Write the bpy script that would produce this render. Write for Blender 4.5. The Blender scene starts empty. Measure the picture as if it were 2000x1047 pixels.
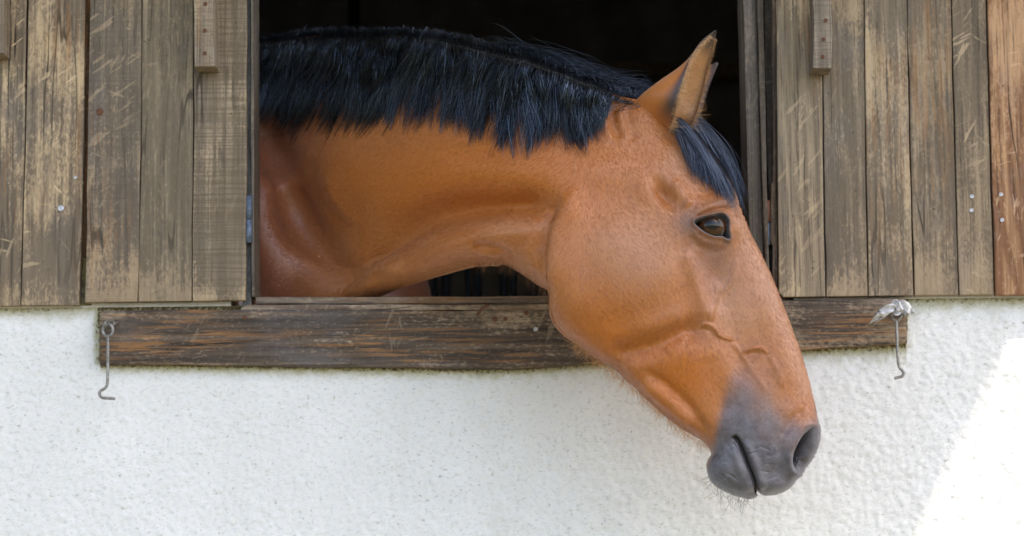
import bpy, bmesh, math, random
import numpy as np
from mathutils import Vector, Matrix

R_ = math.radians
rng = np.random.default_rng(7)
random.seed(7)
scene = bpy.context.scene
COL = scene.collection

# ------------------------------------------------------------------ camera
CAM = np.array([0.0, -4.0, 0.70]); PITCH = R_(8.1); ROLL = R_(-0.6); FPX = 5000.0
cd = bpy.data.cameras.new("camera"); cam = bpy.data.objects.new("camera", cd); COL.objects.link(cam)
cd.sensor_width = 36.0; cd.lens = FPX / 2000.0 * 36.0; cd.clip_start = 0.05; cd.clip_end = 500
MROT = Matrix.Rotation(math.pi / 2 + PITCH, 3, 'X') @ Matrix.Rotation(ROLL, 3, 'Z')
cam.matrix_world = Matrix.Translation(Vector(CAM)) @ MROT.to_4x4()
scene.camera = cam
cd.dof.use_dof = True; cd.dof.focus_distance = 3.72; cd.dof.aperture_fstop = 5.6
MR = np.array(MROT)

# ------------------------------------------------------------------ world, sun, exposure
SUN_DIR = Vector((-0.37, 0.28, -0.75)).normalized()          # direction the light travels
to_sun = -SUN_DIR
elev = math.asin(to_sun.z); azim = math.atan2(to_sun.x, to_sun.y)
w = bpy.data.worlds.new("World"); scene.world = w; w.use_nodes = True
nt = w.node_tree
sky = nt.nodes.new("ShaderNodeTexSky"); sky.sky_type = 'NISHITA'; sky.sun_disc = False
sky.sun_elevation = elev; sky.sun_rotation = azim; sky.dust_density = 2.0; sky.ozone_density = 1.0
bg = nt.nodes["Background"]; bg.inputs["Strength"].default_value = 0.15
nt.links.new(sky.outputs[0], bg.inputs["Color"])
sd_ = bpy.data.lights.new("sun", 'SUN'); sun = bpy.data.objects.new("sun", sd_); COL.objects.link(sun)
sd_.energy = 2.0; sd_.angle = R_(0.5); sd_.color = (1.0, 0.93, 0.82)
sun.rotation_euler = SUN_DIR.to_track_quat('-Z', 'Y').to_euler(); sun.location = (3, -4, 8)
scene.view_settings.view_transform = 'Standard'; scene.view_settings.look = 'None'
scene.view_settings.exposure = 1.58; scene.view_settings.gamma = 1.0
scene.view_settings.use_white_balance = True; scene.view_settings.white_balance_temperature = 7200; scene.view_settings.white_balance_tint = 14
scene.cycles.use_denoising = True
scene.cycles.max_bounces = 8; scene.cycles.diffuse_bounces = 5

# ------------------------------------------------------------------ helpers
def P(px, py, y):
    """world point on the plane y = const that stands at a pixel of the photograph"""
    px = np.asarray(px, float); py = np.asarray(py, float); y = np.asarray(y, float)
    d = np.stack([(px - 1000) / FPX, (523.5 - py) / FPX, -np.ones_like(px + py)], -1) @ MR.T
    k = (y - CAM[1]) / d[..., 1]
    return CAM + d * k[..., None]

def proj(W):
    c = (np.asarray(W) - CAM) @ MR
    return 1000 - FPX * c[..., 0] / c[..., 2], 523.5 + FPX * c[..., 1] / c[..., 2]

def tag(o, label=None, cat=None, group=None, kind=None):
    if label: o["label"] = label
    if cat: o["category"] = cat
    if group: o["group"] = group
    if kind: o["kind"] = kind
    return o

def empty(name, loc):
    o = bpy.data.objects.new(name, None); COL.objects.link(o); o.location = loc
    o.empty_display_size = 0.05
    return o

def link(name, me, mat=None, parent=None, smooth=False):
    o = bpy.data.objects.new(name, me); COL.objects.link(o)
    if mat: me.materials.append(mat)
    if smooth: me.polygons.foreach_set("use_smooth", np.ones(len(me.polygons), bool))
    if parent:
        o.parent = parent
        o.matrix_parent_inverse = Matrix.Translation(Vector(parent.location)).inverted()
    return o

def np_mesh(name, V, quads=None, tris=None):
    me = bpy.data.meshes.new(name)
    V = np.ascontiguousarray(V, np.float32)
    me.vertices.add(len(V)); me.vertices.foreach_set("co", V.ravel())
    loops = []; starts = []; n0 = 0
    for F, k in ((quads, 4), (tris, 3)):
        if F is None or len(F) == 0: continue
        F = np.asarray(F, np.int32)
        loops.append(F.ravel()); starts.append(n0 + np.arange(len(F)) * k); n0 += F.size
    loops = np.concatenate(loops); starts = np.concatenate(starts).astype(np.int32)
    me.loops.add(len(loops)); me.loops.foreach_set("vertex_index", loops)
    me.polygons.add(len(starts)); me.polygons.foreach_set("loop_start", starts)
    me.update(calc_edges=True); me.validate()
    return me

def set_attr(me, name, arr):
    a = me.attributes.new(name, 'FLOAT', 'POINT'); a.data.foreach_set("value", np.ascontiguousarray(arr, np.float32))

def center_origin(o):
    me = o.data; n = len(me.vertices); co = np.empty(n * 3, np.float32); me.vertices.foreach_get("co", co)
    co = co.reshape(-1, 3); c = (co.max(0) + co.min(0)) / 2
    me.vertices.foreach_set("co", (co - c).ravel()); me.update(); o.location = Vector(c.tolist())
    return o

def box_bm(bm, x0, x1, y0, y1, z0, z1):
    vs = [bm.verts.new((x, y, z)) for x in (x0, x1) for y in (y0, y1) for z in (z0, z1)]
    for f in ((0, 1, 3, 2), (4, 6, 7, 5), (0, 4, 5, 1), (2, 3, 7, 6), (0, 2, 6, 4), (1, 5, 7, 3)):
        bm.faces.new([vs[i] for i in f])

def bm_obj(name, bm, mat, parent=None, smooth=False):
    bmesh.ops.recalc_face_normals(bm, faces=bm.faces)
    me = bpy.data.meshes.new(name); bm.to_mesh(me); bm.free()
    return link(name, me, mat, parent, smooth)

def tube_arrays(paths, radii, sides=3):
    """paths (n,m,3), radii (n,m) -> vertices, quads"""
    paths = np.asarray(paths, float); n, m, _ = paths.shape
    tan = np.gradient(paths, axis=1); tan /= np.linalg.norm(tan, axis=2, keepdims=True) + 1e-12
    ref = np.array([0.31, -0.9, 0.2]); ref = ref / np.linalg.norm(ref)
    a = np.cross(tan, ref); a /= np.linalg.norm(a, axis=2, keepdims=True) + 1e-9
    b = np.cross(tan, a)
    ang = np.arange(sides) * 2 * math.pi / sides
    V = (paths[:, :, None, :] + radii[:, :, None, None] *
         (a[:, :, None, :] * np.cos(ang)[None, None, :, None] + b[:, :, None, :] * np.sin(ang)[None, None, :, None]))
    base = (np.arange(n) * m * sides)[:, None, None]; i = np.arange(m - 1)[None, :, None]; s = np.arange(sides)[None, None, :]
    s2 = (s + 1) % sides
    q = np.stack([base + i * sides + s, base + i * sides + s2, base + (i + 1) * sides + s2, base + (i + 1) * sides + s], -1)
    return V.reshape(-1, 3), q.reshape(-1, 4)

def catmull(pts, n=6, closed=False):
    pts = np.asarray(pts, float)
    if closed: Q = np.vstack([pts[-1], pts, pts[0], pts[1]])
    else: Q = np.vstack([2 * pts[0] - pts[1], pts, 2 * pts[-1] - pts[-2]])
    out = []
    t = np.arange(n)[:, None] / n
    for i in range(1, len(Q) - 2):
        p0, p1, p2, p3 = Q[i - 1], Q[i], Q[i + 1], Q[i + 2]
        out.append(0.5 * (2 * p1 + (p2 - p0) * t + (2 * p0 - 5 * p1 + 4 * p2 - p3) * t ** 2 + (3 * p1 - p0 - 3 * p2 + p3) * t ** 3))
    if not closed: out.append(pts[-1:])
    return np.vstack(out)

def tube(name, pts, r, mat, parent=None, sides=10, smooth_n=5, caps=True):
    pts = np.asarray(pts, float); path = catmull(pts, smooth_n) if smooth_n > 1 else pts
    rr = np.interp(np.linspace(0, 1, len(path)), np.linspace(0, 1, len(np.atleast_1d(r))), np.atleast_1d(r)) if np.ndim(r) else np.full(len(path), r)
    V, q = tube_arrays(path[None], rr[None], sides)
    me = np_mesh(name, V, q)
    if caps:
        bm = bmesh.new(); bm.from_mesh(me)
        bmesh.ops.holes_fill(bm, edges=[e for e in bm.edges if e.is_boundary], sides=0)
        bm.to_mesh(me); bm.free()
    return link(name, me, mat, parent, True)

# ------------------------------------------------------------------ node helper
class NT:
    def __init__(self, name):
        self.m = bpy.data.materials.new(name); self.m.use_nodes = True
        self.t = self.m.node_tree; self.b = self.t.nodes["Principled BSDF"]
    def new(self, typ): return self.t.nodes.new(typ)
    def put(self, sock, v):
        if hasattr(v, "is_output") or isinstance(v, bpy.types.NodeSocket): self.t.links.new(v, sock)
        else:
            if isinstance(v, (tuple, list)) and len(v) == 3 and sock.type == 'RGBA': v = (*v, 1)
            sock.default_value = v
    def coord(self, k="Object"): return self.new("ShaderNodeTexCoord").outputs[k]
    def attr(self, n):
        a = self.new("ShaderNodeAttribute"); a.attribute_name = n; return a.outputs["Fac"]
    def map(self, v, scale=(1, 1, 1), loc=(0, 0, 0), rot=(0, 0, 0)):
        n = self.new("ShaderNodeMapping"); self.put(n.inputs["Vector"], v)
        n.inputs["Scale"].default_value = scale; n.inputs["Location"].default_value = loc; n.inputs["Rotation"].default_value = rot
        return n.outputs[0]
    def noise(self, v, scale=5, detail=4, rough=0.55, dist=0.0):
        n = self.new("ShaderNodeTexNoise"); self.put(n.inputs["Vector"], v)
        for k, x in (("Scale", scale), ("Detail", detail), ("Roughness", rough), ("Distortion", dist)): n.inputs[k].default_value = x
        return n.outputs["Fac"]
    def voro(self, v, scale=5, feat='F1'):
        n = self.new("ShaderNodeTexVoronoi"); n.feature = feat; self.put(n.inputs["Vector"], v); n.inputs["Scale"].default_value = scale
        return n.outputs["Distance"]
    def math(self, op, a, b=0.0, clamp=False):
        n = self.new("ShaderNodeMath"); n.operation = op; n.use_clamp = clamp
        self.put(n.inputs[0], a); self.put(n.inputs[1], b); return n.outputs[0]
    def step(self, v, lo, hi):
        n = self.new("ShaderNodeMapRange"); n.interpolation_type = 'SMOOTHSTEP'
        self.put(n.inputs[0], v); n.inputs[1].default_value = lo; n.inputs[2].default_value = hi
        return n.outputs[0]
    def mix(self, f, a, b, mode='MIX'):
        n = self.new("ShaderNodeMix"); n.data_type = 'RGBA'; n.blend_type = mode
        self.put(n.inputs[0], f); self.put(n.inputs[6], a); self.put(n.inputs[7], b); return n.outputs[2]
    def sep(self, v):
        n = self.new("ShaderNodeSeparateXYZ"); self.put(n.inputs[0], v); return n.outputs
    def bump(self, h, strength=0.5, dist=0.002, prev=None):
        n = self.new("ShaderNodeBump"); self.put(n.inputs["Height"], h)
        n.inputs["Strength"].default_value = strength; n.inputs["Distance"].default_value = dist
        if prev is not None: self.put(n.inputs["Normal"], prev)
        return n.outputs[0]
    def set(self, **k):
        for a, v in k.items(): self.put(self.b.inputs[a.replace("_", " ")], v)
        return self.m

def wood(name, base, dark, light, seed=0, along='Z', rings=0.5, scratch=0.5, saw=0.0, orange=0.0, patch=0.5, bump=0.6,
         wear_bottom=0.0, half=0.285, org_col=(0.42, 0.19, 0.06), scr_ang=1.2, spec=0.25):
    """weathered board: fibres, rings, saw marks, rubbed and scratched places"""
    T = NT(name); c = T.map(T.coord("Object"), loc=(seed * 3.17, seed * 1.31, seed * 2.23))
    def lv(across, al): return (across, across, al) if along == 'Z' else (al, across, across)
    warp = T.noise(T.map(c, lv(7, 1.3)), 1.0, 3, 0.5, 0.4)
    fib = T.noise(T.map(c, lv(330, 9)), 1.0, 5, 0.65)
    fib2 = T.noise(T.map(c, lv(90, 3)), 1.0, 4, 0.6, 0.3)
    s = T.sep(c); ax = s[0] if along == 'Z' else s[2]
    rg = T.math('SINE', T.math('ADD', T.math('MULTIPLY', ax, 160.0), T.math('MULTIPLY', warp, 46.0)))
    rg = T.step(rg, -0.2, 1.0)
    big = T.noise(T.map(c, lv(9, 4)), 1.0, 5, 0.6)
    big2 = T.noise(T.map(c, lv(22, 8), loc=(4.1, 2.2, 9.3)), 1.0, 6, 0.7, 0.5)
    col = T.mix(T.step(fib2, 0.3, 0.72), dark, base)
    col = T.mix(T.math('MULTIPLY', rg, rings * 0.55), col, dark)
    fine = T.noise(T.map(c, lv(260, 120), loc=(3.3, 7.1, 5.9)), 1.0, 4, 0.7)
    wn = T.math('ADD', T.math('MULTIPLY', big, 0.62), T.math('ADD', T.math('MULTIPLY', fib2, 0.20), T.math('MULTIPLY', fine, 0.30)))
    col = T.mix(T.math('MULTIPLY', T.step(wn, 0.545, 0.66), patch), col, light)
    dn = T.math('ADD', T.math('MULTIPLY', big2, 0.62), T.math('ADD', T.math('MULTIPLY', fib2, -0.20), T.math('MULTIPLY', fine, 0.30)))
    col = T.mix(T.math('MULTIPLY', T.step(dn, 0.36, 0.50), patch), col, dark)
    gz = T.noise(T.map(c, lv(14, 6), loc=(7.7, 1.9, 3.3)), 1.0, 4, 0.6)
    col = T.mix(T.math('MULTIPLY', T.step(gz, 0.5, 0.7), 0.35), col, (0.16, 0.16, 0.17))
    col = T.mix(T.step(fib, 0.50, 0.70), col, T.mix(0.72, col, (0.04, 0.03, 0.025)))
    col = T.mix(T.math('MULTIPLY', T.step(fine, 0.52, 0.72), 0.35), col, T.mix(0.5, col, (0.62, 0.52, 0.38)))
    hsum = T.math('ADD', T.math('MULTIPLY', fib, -0.7), T.math('MULTIPLY', rg, -0.25 * rings))
    if saw > 0:
        sw = T.noise(T.map(c, lv(5, 330)), 1.0, 3, 0.6)
        swm = T.step(sw, 0.46, 0.64)
        col = T.mix(T.math('MULTIPLY', swm, saw), col, T.mix(0.6, col, dark))
        hsum = T.math('ADD', hsum, T.math('MULTIPLY', swm, -saw))
    ck = T.noise(T.map(c, lv(16, 1.1), loc=(6.6, 2.9, 1.2)), 1.0, 3, 0.55, 0.15)
    cm = T.math('MULTIPLY', T.step(T.math('ABSOLUTE', T.math('SUBTRACT', ck, 0.5)), 0.011, 0.003), T.step(T.noise(T.map(c, lv(7, 4), loc=(1.5, 5.5, 2.5)), 1.0, 2, .5), .48, .58))
    col = T.mix(T.math('MULTIPLY', cm, .8), col, (0.03, 0.024, 0.02)); hsum = T.math('ADD', hsum, T.math('MULTIPLY', cm, -1.5))
    # scratches: gnawed and rubbed bright strokes
    if scratch > 0:
        for k, (sa, thr) in enumerate(((scr_ang, .63), (scr_ang + 0.5, .655), (scr_ang - 1.0, .67))):
            sc = T.noise(T.map(T.map(c, rot=(0, sa, 0)), (17, 17, 110), loc=(k * 5.3, 0, k * 2.1)), 1.0, 2, 0.5, 0.25)
            msk = T.step(T.noise(T.map(c, (8, 8, 5), loc=(k * 2.7 + 1, 3, k)), 1.0, 2, .5), 0.48, 0.62)
            sm = T.math('MULTIPLY', T.step(sc, thr, thr + 0.028), T.math('MULTIPLY', msk, scratch))
            col = T.mix(sm, col, T.mix(0.25, light, (0.62, 0.50, 0.36)))
        dot = T.step(T.noise(T.map(c, loc=(1.1, 8.2, 0)), 170, 2, 0.6), 0.70, 0.76)
        col = T.mix(T.math('MULTIPLY', dot, scratch), col, (0.55, 0.5, 0.42))
        dk = T.step(T.noise(T.map(c, loc=(5.1, 2.2, 0)), 140, 2, 0.6), 0.70, 0.75)
        col = T.mix(T.math('MULTIPLY', dk, 0.7), col, (0.03, 0.027, 0.025))
    if orange > 0:
        on = T.noise(T.map(c, lv(170, 9), loc=(2.2, 6.1, 1.4)), 1.0, 5, 0.62, 0.3)
        om = T.step(T.noise(T.map(c, lv(10, 3.5), loc=(9.2, 3.1, 4.4)), 1.0, 3, .5), 0.44, 0.62)
        col = T.mix(T.math('MULTIPLY', T.math('MULTIPLY', T.step(on, 0.48, 0.60), om), orange), col, org_col)
    if wear_bottom > 0:
        zz = T.sep(T.coord("Object"))[2]
        gr = T.math('ADD', T.math('MULTIPLY', zz, -2.6), T.math('MULTIPLY', T.math('SUBTRACT', wn, 0.55), -6.0))
        gd = tuple(x * .55 + y * .25 for x, y in zip(dark, base))
        col = T.mix(T.math('MULTIPLY', T.step(gr, -0.25, 0.7), 0.55), col, gd)
        wb = T.math('ADD', T.math('MULTIPLY', T.math('ADD', zz, half), -13.0), T.math('MULTIPLY', T.math('SUBTRACT', wn, 0.55), 8.0))
        wm = T.step(wb, -0.1, 0.7)
        col = T.mix(T.math('MULTIPLY', wm, wear_bottom), col, light)
    nb = T.bump(hsum, bump, 0.0016)
    nb = T.bump(T.noise(c, 60, 5, 0.65), 0.35, 0.003, nb)
    return T.set(Base_Color=col, Roughness=0.78, Specular_IOR_Level=spec, Normal=nb)

def plain(name, col, rough=0.6, metal=0.0, var=0.25, scale=60, bump=0.3):
    T = NT(name); c = T.coord("Object"); n = T.noise(c, scale, 5, 0.65)
    dk = tuple(x * (1 - var) for x in col); lt = tuple(min(1, x * (1 + var)) for x in col)
    return T.set(Base_Color=T.mix(T.step(n, .3, .7), dk, lt), Roughness=rough, Metallic=metal, Normal=T.bump(n, bump, 0.001))

# ------------------------------------------------------------------ the setting: wall, ground, added shade roof, stable inside
def blur(a, r):
    k = np.exp(-0.5 * (np.arange(-3 * r, 3 * r + 1) / r) ** 2); k /= k.sum()
    f = lambda v: np.convolve(np.pad(v, 3 * r, mode='wrap'), k, 'valid')
    return np.apply_along_axis(f, 0, np.apply_along_axis(f, 1, a))

def wall_material():
    T = NT("rough white stucco"); c = T.coord("Object")
    n1 = T.noise(c, 230, 5, 0.6); n2 = T.noise(c, 6, 5, 0.6); n3 = T.noise(c, 420, 3, 0.6)
    col = T.mix(T.step(n2, 0.35, 0.7), (0.79, 0.80, 0.785), (0.85, 0.86, 0.85))
    pit = T.step(T.noise(T.map(c, (0.75, 1, 1), loc=(3, 1, 5)), 130, 4, 0.68), 0.58, 0.72)
    pm = T.step(T.noise(T.map(c, loc=(3, 8, 5)), 9, 4, 0.6), 0.25, 0.6)
    fl = T.step(T.noise(T.map(c, (0.6, 1, 1.1), loc=(7, 1, 5)), 230, 3, 0.6), 0.50, 0.72)
    col = T.mix(T.math('MULTIPLY', fl, 0.34), col, (0.42, 0.41, 0.38))
    col = T.mix(T.math('MULTIPLY', pit, T.math('MULTIPLY', pm, 0.75)), col, (0.30, 0.28, 0.23))
    sp = T.step(T.noise(T.map(c, (1, 1, .8), loc=(9, 1, 2)), 210, 2, 0.5), 0.735, 0.77)
    col = T.mix(T.math('MULTIPLY', sp, 0.8), col, (0.10, 0.09, 0.075))
    st = T.step(T.noise(T.map(c, (7, 7, 1.6), loc=(1, 5, 2)), 1, 4, 0.6), 0.56, 0.74)
    col = T.mix(T.math('MULTIPLY', st, 0.22), col, (0.60, 0.58, 0.50))
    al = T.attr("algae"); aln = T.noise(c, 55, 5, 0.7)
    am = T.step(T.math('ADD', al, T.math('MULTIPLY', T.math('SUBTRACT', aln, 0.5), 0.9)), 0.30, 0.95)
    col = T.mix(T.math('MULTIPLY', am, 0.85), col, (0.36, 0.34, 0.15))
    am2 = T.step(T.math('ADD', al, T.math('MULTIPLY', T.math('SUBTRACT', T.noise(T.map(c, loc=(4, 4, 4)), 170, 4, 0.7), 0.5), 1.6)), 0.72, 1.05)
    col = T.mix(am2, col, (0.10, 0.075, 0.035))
    nb = T.bump(n1, 0.30, 0.003); nb = T.bump(n3, 0.35, 0.0012, nb)
    return T.set(Base_Color=col, Roughness=0.93, Specular_IOR_Level=0.15, Normal=nb)

WALL_T = 0.26
PX_L, PX_R = 452, 1545                                     # masonry opening behind the frame
xl = float(P(PX_L, 400, 0)[0]); xr = float(P(PX_R, 400, 0)[0]); z_sill = float(P(1000, 592, 0)[2])
z_head = float(P(1000, -330, 0)[2])
def make_wall():
    st = 0.0026
    x0, x1 = -1.0, 1.0; z1 = z_sill; z0 = 0.70
    xs = np.arange(x0, x1 + st / 2, st); zs = np.arange(z0, z1 + st / 2, st); zs[-1] = z1
    X, Z = np.meshgrid(xs, zs, indexing='ij')
    N = rng.standard_normal(X.shape)
    h = blur(N, 1); h /= h.std(); h2 = blur(rng.standard_normal(X.shape), 3); h2 /= h2.std(); h3 = blur(rng.standard_normal(X.shape), 30); h3 /= h3.std()
    Y = -(0.00046 * h + 0.00020 * h2 + 0.0003 * h3)
    ed = np.minimum.reduce([X - x0, x1 - X, Z - z0, (z1 - Z)]) / 0.03
    Y *= np.clip(ed, 0, 1)
    nx, nz = X.shape; idx = np.arange(nx * nz).reshape(nx, nz)
    q = np.stack([idx[:-1, :-1], idx[1:, :-1], idx[1:, 1:], idx[:-1, 1:]], -1).reshape(-1, 4)
    V = np.stack([X, Y, Z], -1).reshape(-1, 3)
    px, py = proj(V)
    al = np.zeros(len(V))
    # damp, mossy plaster under the boards and the sill
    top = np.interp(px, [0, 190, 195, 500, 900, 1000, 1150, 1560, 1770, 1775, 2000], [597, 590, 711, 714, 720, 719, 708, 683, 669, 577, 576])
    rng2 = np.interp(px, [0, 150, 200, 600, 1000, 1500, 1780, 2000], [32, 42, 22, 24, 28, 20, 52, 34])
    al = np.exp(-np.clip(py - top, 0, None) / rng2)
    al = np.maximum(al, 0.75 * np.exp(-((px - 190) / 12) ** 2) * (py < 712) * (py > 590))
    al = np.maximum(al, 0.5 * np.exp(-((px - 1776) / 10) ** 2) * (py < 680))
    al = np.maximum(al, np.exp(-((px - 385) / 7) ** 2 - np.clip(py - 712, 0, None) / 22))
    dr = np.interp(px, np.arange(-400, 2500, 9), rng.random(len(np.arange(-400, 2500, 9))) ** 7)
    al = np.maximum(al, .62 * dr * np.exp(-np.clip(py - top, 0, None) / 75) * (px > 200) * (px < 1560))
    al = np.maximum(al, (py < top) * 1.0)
    al = al * (px > -60) * (px < 2072)
    # a bigger plain wall round the close sheet, butted to it
    L = 6.0; H = 3.4
    extra = []; eq = []; ea = []
    def panel(a, b, c, d, y0=0.0, y1=0.0):
        i = len(V) + len(extra); extra.extend([(a, y0, c), (b, y0, c), (b, y1, d), (a, y1, d)]); eq.append((i, i + 1, i + 2, i + 3))
    panel(-L, x0, -0.1, H); panel(x1, L, -0.1, H); panel(x0, x1, -0.1, z0)
    panel(x0, xl, z1, H); panel(xr, x1, z1, H); panel(xl, xr, z_head, H)
    def pts(*p):
        i = len(V) + len(extra); extra.extend(p); eq.append((i, i + 1, i + 2, i + 3))
    t = WALL_T
    pts((xl, 0, z1), (xl, t, z1), (xl, t, z_head), (xl, 0, z_head)); pts((xr, 0, z1), (xr, 0, z_head), (xr, t, z_head), (xr, t, z1))
    pts((xl, 0, z_head), (xl, t, z_head), (xr, t, z_head), (xr, 0, z_head)); pts((xl, 0, z1), (xr, 0, z1), (xr, t, z1), (xl, t, z1))
    for a, b, c, d in ((-L, xl, -0.1, H), (xr, L, -0.1, H), (xl, xr, -0.1, z1), (xl, xr, z_head, H)):
        pts((a, t, c), (a, t, d), (b, t, d), (b, t, c))
    pts((L, 0, -0.1), (L, t, -0.1), (L, t, H), (L, 0, H)); pts((-L, 0, -0.1), (-L, 0, H), (-L, t, H), (-L, t, -0.1)); pts((-L, 0, H), (L, 0, H), (L, t, H), (-L, t, H))
    E = np.array(extra); epx, epy = proj(E)
    V2 = np.vstack([V, E]); q2 = np.vstack([q, np.array(eq)])
    me = np_mesh("stucco_wall", V2, q2)
    set_attr(me, "algae", np.concatenate([al, np.zeros(len(E))]))
    o = link("stucco_wall", me, wall_material()); me.polygons.foreach_set("use_smooth", np.concatenate([np.ones(len(q), bool), np.zeros(len(eq), bool)]))
    tag(o, "rough white stucco wall with mossy stains below the window sill", "wall")
make_wall()

def ground_material():
    T = NT("worn grass yard"); c = T.coord("Object")
    n = T.noise(c, 40, 6, 0.7); v = T.voro(c, 60)
    col = T.mix(T.step(n, .3, .7), (0.10, 0.095, 0.055), (0.20, 0.17, 0.11)); col = T.mix(T.step(v, 0.2, 0.6), col, (0.13, 0.13, 0.075))
    return T.set(Base_Color=col, Roughness=0.95, Normal=T.bump(n, 0.6, 0.01))
bm = bmesh.new(); vs = [bm.verts.new(p) for p in ((-60, -90, 0), (60, -90, 0), (60, 0.0, 0), (-60, 0.0, 0))]; bm.faces.new(vs)
tag(bm_obj("ground", bm, ground_material()), kind="structure")

dark_wall = plain("sooty stable plaster", (0.58, 0.58, 0.62), 0.95, var=0.3, scale=4)
bm = bmesh.new()
RX0, RX1, RY1, RZ = -4.2, 2.6, 3.6, 2.9
for f in (((RX0, RY1, 0), (RX1, RY1, 0), (RX1, RY1, RZ), (RX0, RY1, RZ)), ((RX0, WALL_T, 0), (RX0, RY1, 0), (RX0, RY1, RZ), (RX0, WALL_T, RZ)),
          ((RX1, WALL_T, 0), (RX1, WALL_T, RZ), (RX1, RY1, RZ), (RX1, RY1, 0))):
    bm.faces.new([bm.verts.new(p) for p in f])
tag(bm_obj("interior_wall", bm, dark_wall), kind="structure")
bm = bmesh.new(); bm.faces.new([bm.verts.new(p) for p in ((RX0, WALL_T, 0), (RX1, WALL_T, 0), (RX1, RY1, 0), (RX0, RY1, 0))])
tag(bm_obj("floor", bm, plain("trodden straw floor", (0.07, 0.055, 0.035), 0.95, scale=30)), kind="structure")
bm = bmesh.new(); bm.faces.new([bm.verts.new(p) for p in ((RX0, WALL_T, RZ), (RX0, RY1, RZ), (RX1, RY1, RZ), (RX1, WALL_T, RZ))])
tag(bm_obj("ceiling", bm, dark_wall), kind="structure")

# unseen roof added to cast shade: its right verge draws the slanting edge of the shade on the wall
A = P(2000, 605, 0); B = P(1788, 1047, 0); slope = (A[2] - B[2]) / (A[0] - B[0])
ROOF_Z = 3.0; ROOF_D = 1.2; m_r = 0.2
x_end = A[0] + (ROOF_Z - A[2]) / slope
b_ = SUN_DIR.y; c_ = -SUN_DIR.z
need_a = (c_ + m_r * b_) / slope
# keep the sun consistent with that edge
SUN_DIR = Vector((-need_a, b_, -c_)).normalized(); to_sun = -SUN_DIR
sun.rotation_euler = SUN_DIR.to_track_quat('-Z', 'Y').to_euler()
sky.sun_elevation = math.asin(to_sun.z); sky.sun_rotation = math.atan2(to_sun.x, to_sun.y)
bm = bmesh.new()
n = 14; ys = -0.002 - np.linspace(0, ROOF_D, n + 1)
for k in range(n):
    y0, y1 = ys[k] - 0.003, ys[k + 1]; z0, z1 = ROOF_Z + m_r * y0, ROOF_Z + m_r * y1
    p = [(-5.5, y0, z0), (x_end, y0, z0), (x_end, y1, z1), (-5.5, y1, z1)]
    lo = [bm.verts.new(q) for q in p]; hi = [bm.verts.new((q[0], q[1], q[2] + 0.025)) for q in p]
    bm.faces.new(lo); bm.faces.new(hi[::-1])
    for i in range(4): bm.faces.new((lo[i], hi[i], hi[(i + 1) % 4], lo[(i + 1) % 4]))
tag(bm_obj("added_shade_roof", bm, plain("shade roof boards", (0.42, 0.34, 0.25), 0.8, scale=20)), "boarded roof added out of view to shade the window wall", "roof")

# ------------------------------------------------------------------ boards, frame, sill
def board(name, outline, yf, th, mat, parent, jit=0.0005, bev=0.0016, seg=0.05):
    """prism from a traced front outline (photo pixels) at depth yf, thickness th behind it; slightly uneven edges"""
    w0 = P(np.array([p[0] for p in outline]), np.array([p[1] for p in outline]), yf)
    pts = []
    n = len(w0)
    for i in range(n):
        a, b = w0[i], w0[(i + 1) % n]; k = max(1, int(np.linalg.norm(b - a) / seg))
        d = (b - a) / (np.linalg.norm(b - a) + 1e-9); nn = np.array([-d[2], 0, d[0]])
        for j in range(k):
            p = a + (b - a) * j / k
            if 0 < j: p = p + nn * rng.normal(0, jit)
            pts.append(p)
    bm = bmesh.new(); f = bm.faces.new([bm.verts.new(p) for p in pts])
    bm.normal_update()
    if f.normal.y > 0: f.normal_flip()
    front = f
    r = bmesh.ops.extrude_face_region(bm, geom=[f])
    back = [v for v in r['geom'] if isinstance(v, bmesh.types.BMVert)]
    # the extruded copy goes to the back
    for v in back: v.co.y += th
    bmesh.ops.recalc_face_normals(bm, faces=bm.faces)
    if bev:
        fe = [e for e in bm.edges if all(abs(v.co.y - yf) < 1e-6 for v in e.verts)]
        bmesh.ops.bevel(bm, geom=fe, offset=bev, segments=2, profile=0.6, affect='EDGES', clamp_overlap=True)
    bmesh.ops.triangulate(bm, faces=[f for f in bm.faces if len(f.verts) > 4])
    o = bm_obj(name, bm, mat, None)
    center_origin(o)
    if parent is not None:
        o.parent = parent; o.matrix_parent_inverse = Matrix.Translation(Vector(parent.location)).inverted()
    return o

metal_screw = plain("zinc screw", (0.55, 0.56, 0.58), 0.4, 0.8, 0.2, 300)
rust = plain("rusted iron", (0.17, 0.075, 0.045), 0.8, 0.2, 0.4, 200)
iron_blue = plain("blue grey painted iron", (0.12, 0.16, 0.23), 0.55, 0.3, 0.35, 120)
steel = plain("dull galvanised wire", (0.30, 0.29, 0.27), 0.5, 0.6, 0.35, 150)
black = plain("screw recess", (0.015, 0.015, 0.015), 0.8)

def screw(px, py, y, r_px, mat, parent, cross=True):
    c = P(px, py, y); r = r_px * 0.0008
    bm = bmesh.new()
    prof = [(0.0, -0.0016), (r * 0.25, -0.0016), (r * 0.3, -0.0006), (r * 0.55, -0.0009), (r * .8, -0.0017), (r, -0.0006), (r, 0.001)]
    N = 18; rings = []
    for rr, yy in prof[1:]: rings.append([bm.verts.new((c[0] + rr * math.cos(2 * math.pi * k / N), c[1] + yy, c[2] + rr * math.sin(2 * math.pi * k / N))) for k in range(N)])
    for a, b in zip(rings, rings[1:]):
        for k in range(N): bm.faces.new((a[k], a[(k + 1) % N], b[(k + 1) % N], b[k]))
    bm.faces.new(rings[0])
    o = bm_obj("screw", bm, mat, None, True); center_origin(o)
    wm = o.matrix_world.copy()
    o.parent = parent
    o.matrix_parent_inverse = Matrix.Translation(Vector(o_world(parent))).inverted()
    return o

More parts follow.
